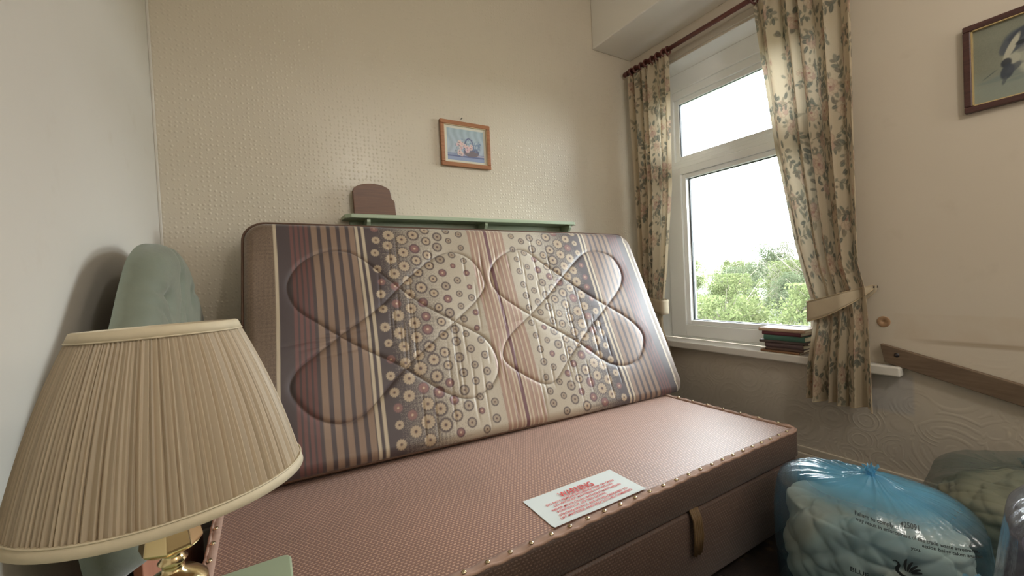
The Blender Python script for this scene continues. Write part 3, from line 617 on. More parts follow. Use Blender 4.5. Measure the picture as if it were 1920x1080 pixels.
# ------------------------------------------------------------------ wall shelf, arched board, small picture
sf = thing('wall_shelf', 'long sage green painted wall shelf with brackets behind the leaning mattress', 'shelf', (.93, YB, .20))
MB().prism([(.312, 1.885), (.335, 1.860), (1.535, 1.855), (1.56, 1.875), (1.56, YB), (.312, YB)], 2, .296, .314).build('shelf_board', M_sage, sf, bevel=.003, smooth=False)
box('back_board', .345, 1.525, YB-.012, YB, .215, .296, M_sage, sf)
for x in (.40, .975, 1.512):
    pr_ = [(YB-.012, .296), (1.873, .296), (1.871, .282), (1.886, .262), (1.917, .252), (1.943, .240), (YB-.012, .232)]
    MB().prism(pr_, 0, x, x+.016).build('bracket', M_sage, sf, bevel=.002, smooth=False)
s_ = .2604; sc = .183/298/s_*s_
def cp(x, y): return (.360+(x-168)*.183/298, .3145+(777-y)*.146/232)
arch = [cp(170, 777)]+[cp(165, 605)]+[cp(302-137*cos(a), 605-62*sin(a)) for a in [R(5+k*8.5) for k in range(1, 19)]]+[cp(436, 618), cp(441, 645), cp(455, 655), cp(463, 672), cp(468, 777)]
w_ = wood('mahogany', (84, 52, 34), (112, 72, 46), 0, rough=.4); ab = MB().prism([(a, b) for a, b in arch], 1, 1.925, 1.943); o = ab.build('arched_wooden_board', w_, smooth=False, bevel=.002)
tag(o, 'dark brown wooden board with a rounded top standing on the green shelf', 'board')

def small_picture():
    rt = thing('framed_flower_print', 'small oak framed print of a flower basket hanging above the green shelf', 'picture', (.93, YB-.01, .585))
    x0, x1, z0, z1 = .793, 1.071, .588, .818; y = YB-.004; fm = wood('oak_frame', (142, 92, 62), (176, 124, 88), 0, rough=.3); m = MB(); w = .020
    tilt = .0
    for (a, b, c, d) in ((x0, x1, z0, z0+w), (x0, x1, z1-w, z1), (x0, x0+w, z0+w, z1-w), (x1-w, x1, z0+w, z1-w)): m.box(a, b, y-.016, y, c, d)
    m.build('frame', fm, rt, bevel=.003, smooth=False)
    sl = MB(); 
    for (a, b, c, d) in ((x0+w, x1-w, z0+w, z0+w+.003), (x0+w, x1-w, z1-w-.003, z1-w), (x0+w, x0+w+.003, z0+w, z1-w), (x1-w-.003, x1-w, z0+w, z1-w)): sl.box(a, b, y-.012, y-.006, c, d)
    sl.build('inner_slip', plain('slip', (200, 176, 140), .5), rt, smooth=False)
    W_, H_ = x1-x0-2*w, z1-z0-2*w; cv = Canvas(W_, H_, .0013, (206, 204, 190))
    a, b, c, d = .016, W_-.016, .014, H_-.016; mk = (cv.U > a) & (cv.U < b) & (cv.V > c) & (cv.V < d); t = np.clip((cv.V-c)/(d-c), 0, 1)[..., None]
    colr = lin((168, 176, 192))*(1-t)+lin((158, 176, 184))*t; colr = colr*(1+.10*np.sin(cv.U*160+2*np.sin(cv.V*50)))[..., None]; cv.c[mk] = colr[mk]
    m2 = mk & (cv.V < c+.036); cv.c[m2] = lin((128, 140, 172))*.8+cv.c[m2]*.2; m2 = mk & (cv.V < c+.020); cv.c[m2] = lin((142, 156, 186)); m3 = mk & (cv.V > c+.018) & (cv.V < c+.024); cv.c[m3] = lin((104, 112, 146)); m3 = mk & (cv.V > c+.028) & (cv.V < c+.032) & (cv.U > .08); cv.c[m3] = lin((200, 180, 188))
    g = random.Random(8); bx, bz = .143, .070
    for k in range(60): cv.ell(bx+g.uniform(-.05, .055), bz+.02+g.uniform(-.02, .035), .006, .0022, g.uniform(0, 3), (120, 140, 166), .5)
    cv.ell(bx+.006, bz-.010, .044, .024, 0, (112, 112, 134), 1); cv.ell(bx+.006, bz-.018, .040, .014, 0, (134, 120, 116), .7)
    for k in range(7): cv.ell(bx+.006, bz-.030+.005*k, .042, .0008, 0, (86, 92, 120), .6)
    for k in range(90): an = pi*k/89; cv.ell(bx-.006+.026*cos(an), bz+.008+.052*sin(an), .0026, .0026, 0, (104, 108, 140), .9)
    for k in range(34): cv.ell(bx+.034+g.uniform(-.02, .025), bz+.012+g.uniform(-.018, .028), .006, .0025, g.uniform(0, 3), (116, 134, 160), .8)
    for (x, z, r) in ((.085, .105, .013), (.098, .098, .013), (.075, .094, .010), (.092, .080, .012), (.084, .060, .012), (.094, .048, .012), (.078, .050, .009), (.125, .084, .014), (.146, .082, .013), (.128, .070, .014), (.112, .092, .010), (.150, .094, .009)):
        for q in range(6): cv.ell(x+r*.5*cos(q*1.05), z+r*.5*sin(q*1.05), r*.52, r*.40, q*1.05, (204+g.randrange(16), 178+g.randrange(18), 184), .85)
        cv.ell(x, z, r*.25, r*.25, 0, (176, 128, 132), .9)
    for k in range(30): cv.ell(.09+g.uniform(-.03, .04), .07+g.uniform(-.03, .04), .0045, .0018, g.uniform(0, 3), (112, 124, 132), .7)
    pm = attr_mat('print_paper', .25).m; flat_picture('print', cv, (x0+w, y-.005, z0+w), (1, 0, 0), (0, 0, 1), pm, rt)
    box('backing', x0+.004, x1-.004, y-.004, y, z0+.004, z1-.004, M_dark, rt, bevel=0)
    nail = MB().lathe([(.0018, 0), (.0018, .012), (.0035, .012), (.003, .014)], (.916, YB, .838), 10, axis=(0, -1, 0)).build('picture_nail', plain('steel', (120, 118, 112), .4, 1.)); tag(nail, 'steel nail in the wall above the flower print', 'nail')
small_picture()

# ------------------------------------------------------------------ dog picture
def dog_picture():
    rt = thing('framed_dog_print', 'dark framed grey print of a spaniel hanging on the wall beyond the curtain', 'picture', (XW-.01, .17, .505))
    y1, y0, z0, z1 = .4435, -.085, .506, .805; x = XW-.002; w = .020; dk = wood('dark_frame', (62, 38, 36), (92, 60, 54), 1, rough=.35); gold = plain('gold_slip', (206, 184, 136), .35, .6)
    m = MB()
    for (a, b, c, d) in ((y0, y1, z0, z0+w), (y0, y1, z1-w, z1), (y0, y0+w, z0+w, z1-w), (y1-w, y1, z0+w, z1-w)): m.box(x-.020, x, a, b, c, d)
    m.build('frame', dk, rt, bevel=.003, smooth=False); m = MB(); q = .0035
    for (a, b, c, d) in ((y0+w, y1-w, z0+w, z0+w+q), (y0+w, y1-w, z1-w-q, z1-w), (y0+w, y0+w+q, z0+w, z1-w), (y1-w-q, y1-w, z0+w, z1-w)): m.box(x-.017, x-.006, a, b, c, d)
    m.build('gilt_slip', gold, rt, smooth=False)
    W_, H_ = y1-y0-2*w, z1-z0-2*w; cv = Canvas(W_, H_, .0016, (124, 126, 112)); g = np.random.default_rng(3)
    n1 = np.sin(cv.U*22+3*np.sin(cv.V*14))*np.sin(cv.V*30+2*np.sin(cv.U*11)); cv.c *= (1+.10*n1+.05*g.normal(size=cv.U.shape))[..., None]
    m = np.clip((.11-cv.V)/.06, 0, 1)[..., None]; cv.c[:] = cv.c*(1-m*.6)+lin((140, 150, 142))*m*.6
    e = cv.ell
    for k in range(14): e(.06+.03*k, .07+.012*sin(k*2.1), .05, .006, .1*sin(k), (112, 124, 122), .5, .5)
    # hanging head seen half from the front, blaze down the brow, long ear to the right
    e = cv.ell
    e(.175, .10, .075, .055, -.2, (168, 170, 154), .9, .2); e(.30, .13, .16, .075, -.1, (164, 166, 150), .9, .2); e(.34, .17, .09, .05, .1, (82, 90, 98), .85, .25)
    e(.120, .160, .050, .060, .5, (78, 85, 94), .95, .16); e(.104, .196, .034, .014, .75, (66, 72, 82), .9, .25); e(.073, .166, .010, .022, -.3, (84, 90, 96), .9, .3)
    e(.108, .127, .032, .022, .45, (160, 162, 146), .95, .25); e(.090, .124, .019, .016, .4, (172, 172, 156), .95, .25); e(.089, .163, .0085, .042, -.42, (182, 180, 162), .95, .35); e(.118, .150, .018, .010, .4, (120, 124, 120), .7, .4)
    e(.109, .170, .012, .007, .3, (44, 48, 56), .9, .35); e(.077, .117, .012, .015, -.2, (50, 55, 64), .95, .3); e(.079, .088, .015, .025, -.25, (62, 69, 80), .95, .25); e(.094, .096, .020, .010, .7, (74, 80, 90), .8, .35); e(.072, .060, .0045, .013, -.3, (80, 86, 92), .8, .3)
    e(.172, .145, .026, .056, .2, (62, 68, 80), .95, .2); e(.150, .195, .03, .018, -.3, (74, 80, 90), .8, .3)
    for k in range(30): e(.13+.008*k, .07+.03*sin(k*1.7), .012, .0016, 1.1+.3*sin(k), (128, 132, 126), .5)
    for k in range(6): e(.030+.004*k, .085+.0028*k, .008, .0016, .6, (92, 98, 94), .7)
    t = attr_mat('dog_print_paper', .3)
    flat_picture('print', cv, (x-.0065, y1-w, z0+w), (0, -1, 0), (0, 0, 1), t.m, rt); box('backing', x-.005, x, y0+.004, y1-.004, z0+.004, z1-.004, M_dark, rt, bevel=0)
dog_picture()

# ------------------------------------------------------------------ curtain pole, rings, curtains, tiebacks
PX = 2.085
M_pole = wood('mahogany_pole', (84, 44, 40), (112, 66, 58), 1, rough=.35)
def pz(y): return 1.272
cpole = thing('curtain_pole', 'dark mahogany stained curtain pole across the top of the window', 'curtain pole', (PX, 1.27, 1.25))
MB().tube([(PX, .60, 1.292), (PX, 1.915, 1.292)], .0125, 20).build('pole', M_pole, cpole)
for y, s in ((1.915, 1), (.60, -1)): MB().lathe([(.0125, 0), (.017, .003), (.017, .009), (.012, .012), (.0155, .022), (.0155, .030), (.010, .038), (.003, .042)], (PX, y, 1.292), 20, axis=(0, s, 0)).build('finial', M_pole, cpole)
for y in (1.893, .66): MB().lathe([(.022, 0), (.022, .008), (.011, .014), (.010, .065), (.013, .07)], (XW, y, 1.277), 16, axis=(-1, 0, 0)).lathe([(.020, -.008), (.020, .008)], (PX, y, 1.292), 20, axis=(0, 1, 0)).build('bracket', M_pole, cpole)
ringm = MB().tube([(.0205*cos(2*pi*k/24), 0, .0205*sin(2*pi*k/24)) for k in range(24)], .0052, 8, closed=True).add([(-.002, -.002, -.032), (.002, -.002, -.032), (.002, .002, -.032), (-.002, .002, -.032), (-.002, -.002, -.02), (.002, -.002, -.02), (.002, .002, -.02), (-.002, .002, -.02)], [(0, 3, 2, 1), (4, 5, 6, 7), (0, 1, 5, 4), (1, 2, 6, 5), (2, 3, 7, 6), (3, 0, 4, 7)])
r0_ = None
for k, (ys, lb, gp) in enumerate((([1.86, 1.825, 1.785, 1.745, 1.70, 1.66, 1.615, 1.59], 'dark wooden curtain ring above the narrow curtain in the room corner', 'wooden rings of the corner curtain'),
                                  ([1.10, 1.055, 1.01, .955, .90, .85, .80, .745], 'dark wooden curtain ring above the wide tied back curtain', 'wooden rings of the wide curtain'))):
    for y in ys:
        if r0_ is None: o = r0_ = ringm.build('curtain_ring', M_pole, loc=(0, 0, 0))
        else: o = r0_.copy(); COL.objects.link(o)
        o.location = (PX, y*1.012, 1.2865); o.rotation_euler = (0, 0, random.uniform(-.35, .35)); tag(o, lb, 'curtain ring', gp)

def floral(w, h, seed):
    cv = Canvas(w, h, .0028, (192, 178, 154)); g = random.Random(seed); e = cv.ell
    leafc = [(112, 114, 104), (134, 130, 116), (96, 98, 92), (148, 138, 118), (120, 112, 100)]; petc = [(188, 166, 144), (196, 176, 152), (178, 152, 136), (194, 178, 154)]
    def leaf(x, y, a, s):
        c = g.choice(leafc); e(x+cos(a)*s, y+sin(a)*s, s, s*.52, a, c, .88); e(x+cos(a)*s, y+sin(a)*s, s*.85, s*.07, a, (150, 150, 132), .7)
    def rose(x, y, s):
        for k in range(9): a = k*.7; e(x+s*.62*cos(a), y+s*.62*sin(a), s*.52, s*.42, a, g.choice(petc), .9); e(x+s*.66*cos(a), y+s*.66*sin(a), s*.50, s*.40, a, (140, 118, 100), .5, ring=.86)
        for k in range(6): a = k*1.05+.3; e(x+s*.28*cos(a), y+s*.28*sin(a), s*.34, s*.26, a, g.choice(petc), .9); e(x+s*.28*cos(a), y+s*.28*sin(a), s*.33, s*.26, a, (132, 106, 92), .5, ring=.8)
        e(x, y, s*.2, s*.16, 0, (150, 112, 100), .8)
    def spray(x, y, n, s, a0):
        a = a0
        for k in range(n):
            nx_, ny_ = x+cos(a)*s*1.5, y+sin(a)*s*1.5; cv.line([(x, y), (nx_, ny_)], .0016, (104, 104, 90), .8); x, y = nx_, ny_
            leaf(x, y, a+.9, s*g.uniform(.7, 1)); leaf(x, y, a-.9, s*g.uniform(.7, 1)); a += g.uniform(-.4, .4)
        leaf(x, y, a, s)
    j = 0; y = .05
    while y < h:
        x = .05+(.09 if j % 2 else 0)+g.uniform(-.02, .02)
        while x < w:
            k = g.random(); X, Y = x+g.uniform(-.02, .02), y+g.uniform(-.03, .03)
            if k < .52:
                for q in range(13): a = q*.5+g.uniform(-.25, .25); u_ = g.uniform(.026, .052); leaf(X+u_*cos(a), Y+u_*sin(a), a+g.uniform(-.6, .6), g.uniform(.010, .019))
                rose(X, Y, g.uniform(.032, .044)); spray(X+.05, Y+.03, 3, .017, g.uniform(0, 6))
            elif k < .85:
                spray(X, Y, 4, .019, g.uniform(0, 6.28))
                for q in range(8): a = g.uniform(0, 6); u_ = g.uniform(.004, .03); leaf(X+u_*cos(a), Y+u_*sin(a), a, g.uniform(.010, .018))
            else: rose(X, Y, .018); spray(X, Y-.02, 2, .011, 4.5)
            x += .165
        y += .108; j += 1
    return cv
def cloth_mat(name, sol=.4):
    t = NT(name); at = t.n('Attribute', attribute_name='Col').outputs['Color']; oc = t.obc(); c = t.mix(.3, at, t.mix(t.noise(oc, 600, 2), (.7, .7, .7, 1), (1.3, 1.3, 1.3, 1)), 'MULTIPLY')
    d = t.n('BsdfDiffuse'); t.set(d.inputs[0], c); tl = t.n('BsdfTranslucent'); t.set(tl.inputs[0], c); ms = t.n('MixShader'); ms.inputs[0].default_value = sol; t.set(ms.inputs[1], d.outputs[0]); t.set(ms.inputs[2], tl.outputs[0]); t.set(t.o.inputs[0], ms.outputs[0]); return t.m
M_cloth = cloth_mat('floral_cotton', .30)
M_lining = plain('curtain_lining', (206, 196, 160), .8)
def curtain(name, label, W_, ztop, zbot, yl, yr, xc, nf, amp, seed, tape=.06):
    """yl, yr: functions of z giving the two edges; xc: centre depth"""
    hh = ztop-zbot; cv = floral(W_, hh, seed); s = cv.U/W_; z = zbot+cv.V; g = np.random.default_rng(seed); n = nf
    ph = .9*np.sin(s*9+seed)+.5*np.sin(s*17+1.3*seed); t = np.clip((ztop-z)/hh, 0, 1); A = amp(z); gather = np.clip((ztop-z)/tape, 0, 1)
    sl, sr = yl(z), yr(z); ease = s+.020*np.sin(s*2*pi*2+seed)
    wave = np.sin(2*pi*n*s+ph+.35*np.sin(z*3+s*5)); w2 = np.sin(2*pi*(n*2.3)*s+2*ph+z*1.5)
    y = sl+(sr-sl)*ease+.5*(sr-sl)/n*.28*np.sin(4*pi*n*s+2*ph)*.6; x = xc(z)+A*(wave*(.35+.65*gather)+.14*w2)+.006*np.sin(2*pi*n*3.1*s)*(1-gather)
    zz = z+.006*np.sin(s*14+seed)*(1-np.clip((z-zbot)/.2, 0, 1))
    rt = thing(name, label, 'curtain', (float(xc(zbot)), float(yl(zbot)+yr(zbot))/2, zbot))
    P = np.stack([x, y, zz], -1); o = obj('cloth', P.reshape(-1, 3), grid_faces(cv.nu, cv.nv), M_cloth, rt); set_col(o, cv.c)
    
    hem = MB(); hem.tube([tuple(P[0, i]) for i in range(0, cv.nu, 2)], .0016, 5); hem.build('hem', M_hem, rt)
    return rt, P
M_hem = plain('curtain_hem', (182, 164, 134), .85)
_t = NT('ivory_lining'); _d = _t.n('BsdfDiffuse'); _d.inputs[0].default_value = L4((214, 204, 172)); _tl = _t.n('BsdfTranslucent'); _tl.inputs[0].default_value = L4((214, 204, 172)); _m = _t.n('MixShader'); _m.inputs[0].default_value = .5
_t.set(_m.inputs[1], _d.outputs[0]); _t.set(_m.inputs[2], _tl.outputs[0]); _t.set(_t.o.inputs[0], _m.outputs[0]); cloth_lining = _t.m
ip = lambda xs, ys: (lambda z: np.interp(z, xs, ys))
curtain('curtain', 'floral curtain hanging in the room corner beside the leaning mattress', .82, 1.266, -.60,
        ip([-.6, -.3, -.22, 0, .6, 1.26], [1.87, 1.873, 1.873, 1.877, 1.885, 1.900]), ip([-.6, -.34, -.24, -.16, 0, .5, 1.26], [1.65, 1.735, 1.73, 1.712, 1.678, 1.620, 1.603]),
        ip([-.6, -.24, 0, 1.26], [2.108, 2.10, 2.09, PX]), 5, lambda z: np.interp(z, [-.6, -.24, .1, 1.25], [.012, .008, .015, .016]), 4)
curtain('curtain', 'wide floral curtain drawn aside with a cream tieback beside the sill books', 1.15, 1.266, -.597,
        ip([-.6, -.45, -.24, -.16, .1, .56, 1.01, 1.28], [.945, .938, .908, .916, .975, 1.050, 1.098, 1.123]), ip([-.6, -.24, -.11, 0, .6, 1.26], [.698, .708, .713, .733, .733, .731]),
        ip([-.6, -.35, -.2, 0, .4, 1.26], [2.085, 2.088, 2.09, 2.085, PX, PX]), 5, lambda z: np.interp(z, [-.6, -.35, -.2, .1, .6, 1.25], [.026, .016, .012, .022, .026, .020]), 9)
M_tie = plain('cream_tieback_cloth', (176, 162, 138), .85, vary=.06, scale=20, bump=.3, bscale=500)
def tieback(name, label, hook, yedge, ztop_e, zbot_e, xc, sgn, halfw=.042):
    hx, hy, hz = hook; rt = thing(name, label, 'tieback', hook); n = 60; v = []
    # front band from the hook round the leading edge and back behind
    path = []
    for k in range(n+1):
        t = k/n
        if t < .46: q = t/.46; x = hx-.012+(xc-halfw-hx+.012)*min(1, q*2.6)**.7; y = hy+(yedge-sgn*.01-hy)*q; w_ = q
        elif t < .54: q = (t-.46)/.08; a = pi*q; x = xc-halfw*cos(a); y = yedge-sgn*.01+sgn*.014*sin(a); w_ = 1
        else: q = (t-.54)/.46; x = xc+halfw+(hx-.006-xc-halfw)*q; y = yedge-sgn*.01+(hy-yedge)*q; w_ = 1-q
        x = min(x, XW-.004)
        zt = hz+.008+(ztop_e-hz-.008)*w_**.9; zb = hz-.008+(zbot_e-hz+.008)*w_**.75-.012*sin(pi*w_)
        path.append((x, y, zt, zb))
    M_ = 7
    for x, y, zt, zb in path: v += [(x-.0022*sin(pi*j/(M_-1)), y, zb+(zt-zb)*j/(M_-1)) for j in range(M_)]
    o = obj('band', v, grid_faces(M_, n+1), M_tie, rt); sd = o.modifiers.new('thickness', 'SOLIDIFY'); sd.thickness = .003
    MB().tube([(x-.002, y, zb) for x, y, zt, zb in path], .0018, 6).tube([(x-.002, y, zt) for x, y, zt, zb in path], .0018, 6).build('piping', M_hem, rt)
    MB().lathe([(.007, 0), (.007, .003), (.0025, .005), (.0025, .022), (.005, .024), (.004, .028)], (XW, hy, hz), 12, axis=(-1, 0, 0)).build('wall_hook', plain('hook_metal', (90, 84, 78), .4, 1.), rt)
tieback('curtain_tieback', 'cream fabric tieback around the wide curtain hooked to the wall', (XW-.014, .712, -.100), .919, -.157, -.243, 2.082, 1)
tieback('curtain_tieback', 'pale tieback round the curtain in the room corner, partly behind the mattress', (XW-.014, 1.90, -.14), 1.706, -.167, -.253, 2.098, -1, .033)

# ------------------------------------------------------------------ books on the sill
def book(label, y1, y0, z, th_, depth, cover, page=(206, 196, 170), xs=2.128, rz=0.):
    rt = thing('book', label, 'book', (xs+depth/2, (y0+y1)/2, z), 'old books stacked on the window sill'); cm = plain('book_cloth', cover, .75, vary=.15, scale=80); pm = plain('book_pages', page, .9, vary=.08, scale=300)
    c = .0022
    m = MB(); m.box(xs, xs+depth, y0, y1, z, z+c); m.box(xs, xs+depth, y0, y1, z+th_-c, z+th_)
    n = 6; pts = [(xs-.003*sin(pi*k/n), z+th_*k/n) for k in range(n+1)]+[(xs+.003, z+th_), (xs+.003, z)]
    m.add([(a, y0, b) for a, b in pts]+[(a, y1, b) for a, b in pts], [list(range(len(pts))), list(range(len(pts), 2*len(pts)))[::-1]]+[(i, i+len(pts), (i+1) % len(pts)+len(pts), (i+1) % len(pts)) for i in range(len(pts))])
    a = m.build('cover', cm, rt, smooth=False, bevel=.0008); box('pages', xs+.004, xs+depth-.003, y0+.003, y1-.003, z+c, z+th_-c, pm, rt, bevel=0)
    rt.rotation_euler = (0, 0, rz)
zz = -.4155
for lb, y1, y0, th_, dp, cv_, rz in (('tan brown book at the very bottom of the sill stack', 1.165, .985, .011, .12, (136, 100, 70), -.03), ('dark brown thin book directly on the tan bottom book', 1.142, .972, .013, .115, (86, 66, 58), .02), ('dark plum brown thick book in the lower half of the stack', 1.143, .972, .021, .115, (84, 68, 68), 0.),
                       ('dark grey brown book jutting out under the green book', 1.170, .955, .013, .12, (82, 70, 66), .03), ('green clothbound book in the middle of the sill stack', 1.148, .965, .024, .115, (66, 104, 92), 0.), ('maroon book between the green book and the top book', 1.155, .980, .017, .115, (96, 52, 60), -.02), ('pale tan book lying on top of the sill stack', 1.172, .965, .016, .125, (186, 158, 136), .02)):
    book(lb, y1, y0, zz, th_, dp, cv_, rz=rz); zz += th_+.0006

# ------------------------------------------------------------------ leaning rail and plug on the wall
pw = wood('pine_rail', (98, 80, 64), (124, 104, 84), 1, rough=.55)
rail = thing('wooden_bed_rail', 'long brown wooden bed rail leaning down along the wall past the tied curtain', 'rail', (XW-.02, -.35, ZF))
y0_, z0_ = .695, -.331; dy, dz = -.9651, -.2620; L = 2.26; nrm = (.2620, -.9651)
a = (y0_, z0_); b = (y0_+dy*L, z0_+dz*L); wdt = .0735; pts = [a, b, (b[0]-nrm[0]*0+(-.2620)*wdt*-1*0+(-.0100), b[1]-wdt), (a[0]-.012, a[1]-wdt)]
m = MB().prism(pts, 0, XW-.030, XW-.004); m.build('rail', pw, rail, bevel=.002, smooth=False)
MB().lathe([(.0085, 0), (.0085, .002), (.005, .0035)], (XW-.030, .6435, -.371), 16, axis=(-1, 0, 0)).build('bolt', plain('bolt_steel', (84, 82, 84), .3, 1.), rail)
box('spacer_block', XW-.0045, XW, .62, .67, -.39, -.36, pw, rail, bevel=0)
plug = MB().lathe([(.0225, 0), (.022, .0022), (.021, .0026), (.0034, .0026), (.003, .0008)], (XW, .6905, -.2432), 20, axis=(-1, 0, 0)).build('wall_plug', wood('plug_wood', (156, 122, 92), (176, 144, 112), 1), smooth=True)
tag(plug, 'round orange wooden plug with a screw hole set in the scraped wall', 'plug')

# ------------------------------------------------------------------ waste bags
def film(name, tint, op_lo, op_hi, gl_tint=(1, 1, 1, 1), dif=None):
    t = NT(name); at = t.n('Attribute', attribute_name='Col').outputs['Color']; s = t.n('SeparateColor'); t.set(s.inputs[0], at)
    oc = t.obc(); nz = t.noise(oc, 9, 4, .6); f = t.math('ADD', t.math('MULTIPLY', s.outputs[0], op_hi-op_lo), op_lo); f = t.math('ADD', f, t.math('MULTIPLY', t.math('SUBTRACT', nz, .5), .12), clamp=True)
    tr_ = t.n('BsdfTransparent'); tr_.inputs[0].default_value = tuple(min(1, v*.5+.5) for v in lin(tint))+(1,); d = t.n('BsdfDiffuse'); d.inputs[0].default_value = L4(dif or tint); tl = t.n('BsdfTranslucent'); tl.inputs[0].default_value = L4(dif or tint)
    dm = t.n('MixShader'); dm.inputs[0].default_value = .5; t.set(dm.inputs[1], d.outputs[0]); t.set(dm.inputs[2], tl.outputs[0]); m1 = t.n('MixShader'); t.set(m1.inputs[0], f); t.set(m1.inputs[1], tr_.outputs[0]); t.set(m1.inputs[2], dm.outputs[0])
    g = t.n('BsdfGlossy'); g.inputs['Roughness'].default_value = .17; fr_ = t.n('LayerWeight'); fr_.inputs[0].default_value = .5; bp = t.n('Bump'); t.set(bp.inputs['Height'], t.noise(oc, 26, 4, .6)); bp.inputs['Strength'].default_value = .35; bp.inputs['Distance'].default_value = .006
    t.set(g.inputs['Normal'], bp.outputs[0]); t.set(fr_.inputs['Normal'], bp.outputs[0]); m2 = t.n('MixShader'); t.set(m2.inputs[0], t.math('ADD', t.math('MULTIPLY', t.math('POWER', fr_.outputs['Facing'], 4.), .75), .055, clamp=True)); t.set(m2.inputs[1], m1.outputs[0]); t.set(m2.inputs[2], g.outputs[0]); t.set(t.o.inputs[0], m2.outputs[0]); return t.m
def sack(ctr, hx, hy, ztop, rot, seed, knot=(0, 0), kz=.02, shr=1., lump=.014, folds=True, sq=2.6, nth=260, nph=130, droop=(0, 0)):
    """closed film surface with gathers running to the knot"""
    g = np.random.default_rng(seed); th = np.arange(nth)/nth*2*pi; ph = np.linspace(0, 1, nph); T, Pq = np.meshgrid(th, ph)
    zb = ZF+.003; Hh = ztop-zb
    # profile: ph 0 knot, 1 floor centre
    s = Pq; rad = np.where(s < .36, (s/.36)**.62*.93, np.where(s < .86, .93+.07*np.sin(np.clip((s-.36)/.5, 0, 1)*pi), .93*np.sqrt(np.clip(1-((s-.86)/.14)**2, 0, 1))))
    zrel = np.where(s < .36, 1-.13*(s/.36)**2.4, np.where(s < .86, .87-.83*(s-.36)/.5, .04*(1-(s-.86)/.14)))
    se = (np.abs(np.cos(T))**sq+np.abs(np.sin(T))**sq)**(-1/sq); X = hx*rad*se*np.cos(T); Y = hy*rad*se*np.sin(T)
    topw = np.clip(1-s/.36, 0, 1); X += knot[0]*topw; Y += knot[1]*topw; Z = zb+Hh*zrel+kz*np.clip(1-s/.05, 0, 1)
    Z += (droop[0]*np.cos(T)+droop[1]*np.sin(T))*np.clip(s/.36, 0, 1)*np.clip((.9-s)/.5, 0, 1)
    dl = np.zeros_like(T)
    for k in range(7): a, b, c, d = g.uniform(1, 5), g.uniform(2, 9), g.uniform(0, 6), g.integers(1, 6); dl += g.uniform(.3, 1)*np.sin(d*T+c)*np.sin(b*s+a)
    dl *= lump/2.
    if folds:
        am = np.exp(-((s-.15)/.14)**2)*.0040+np.exp(-((s-.42)/.14)**2)*.0018; gt = np.clip(.5+.9*np.sin(2*T+seed)+.6*np.sin(5*T+2*seed), .15, 1.3); fo = gt*(1-2*np.abs(np.sin(8*T+2.1*np.sin(3*T+seed)+1.8*s*np.sin(5*T+seed)))**.22); fo2 = 1.3*gt*(1-2*np.abs(np.sin(21*T+3*np.sin(4*T+seed)+3*s))**.4); ff = am*(fo+.6*fo2)
        Z += ff*np.clip(1.3-s*2.4, 0, 1); dl += ff*np.clip(s*3-.6, 0, 1)
    n2 = np.hypot(X, Y)+1e-6; X = (X+X/n2*dl*np.clip(s*4, 0, 1))*shr; Y = (Y+Y/n2*dl*np.clip(s*4, 0, 1))*shr; Z = (Z-(zb+Hh*.45))*shr+(zb+Hh*.45) if shr < 1 else Z
    Z = np.maximum(Z, zb+(.004 if shr < 1 else 0)); c_, s_ = cos(rot), sin(rot); P = np.stack([ctr[0]+X*c_-Y*s_, ctr[1]+X*s_+Y*c_, Z], -1)
    return P, T, s
def knot_tail(P, seed, size, mat, par):
    g = random.Random(seed); top = P[0].mean(0); m = MB(); n = 40
    v = [];
    for j, (r, h) in enumerate(((.009, -.012), (.013, -.003), (.011, .004), (.015, .009), (size*.7, .014), (size, .019))):
        for k in range(n): a = 2*pi*k/n; q = r*(1+(.28*sin(5*a+j)+.2*sin(9*a+2*j))*min(1, j/4)); v.append((top[0]+q*cos(a), top[1]+q*sin(a)*.7, top[2]+h+(.006*sin(7*a) if j > 3 else 0)))
    o = obj('knot', v, grid_faces(n, 6, wrap=True), mat, par); set_col(o, np.full((len(v), 3), .9)); return o
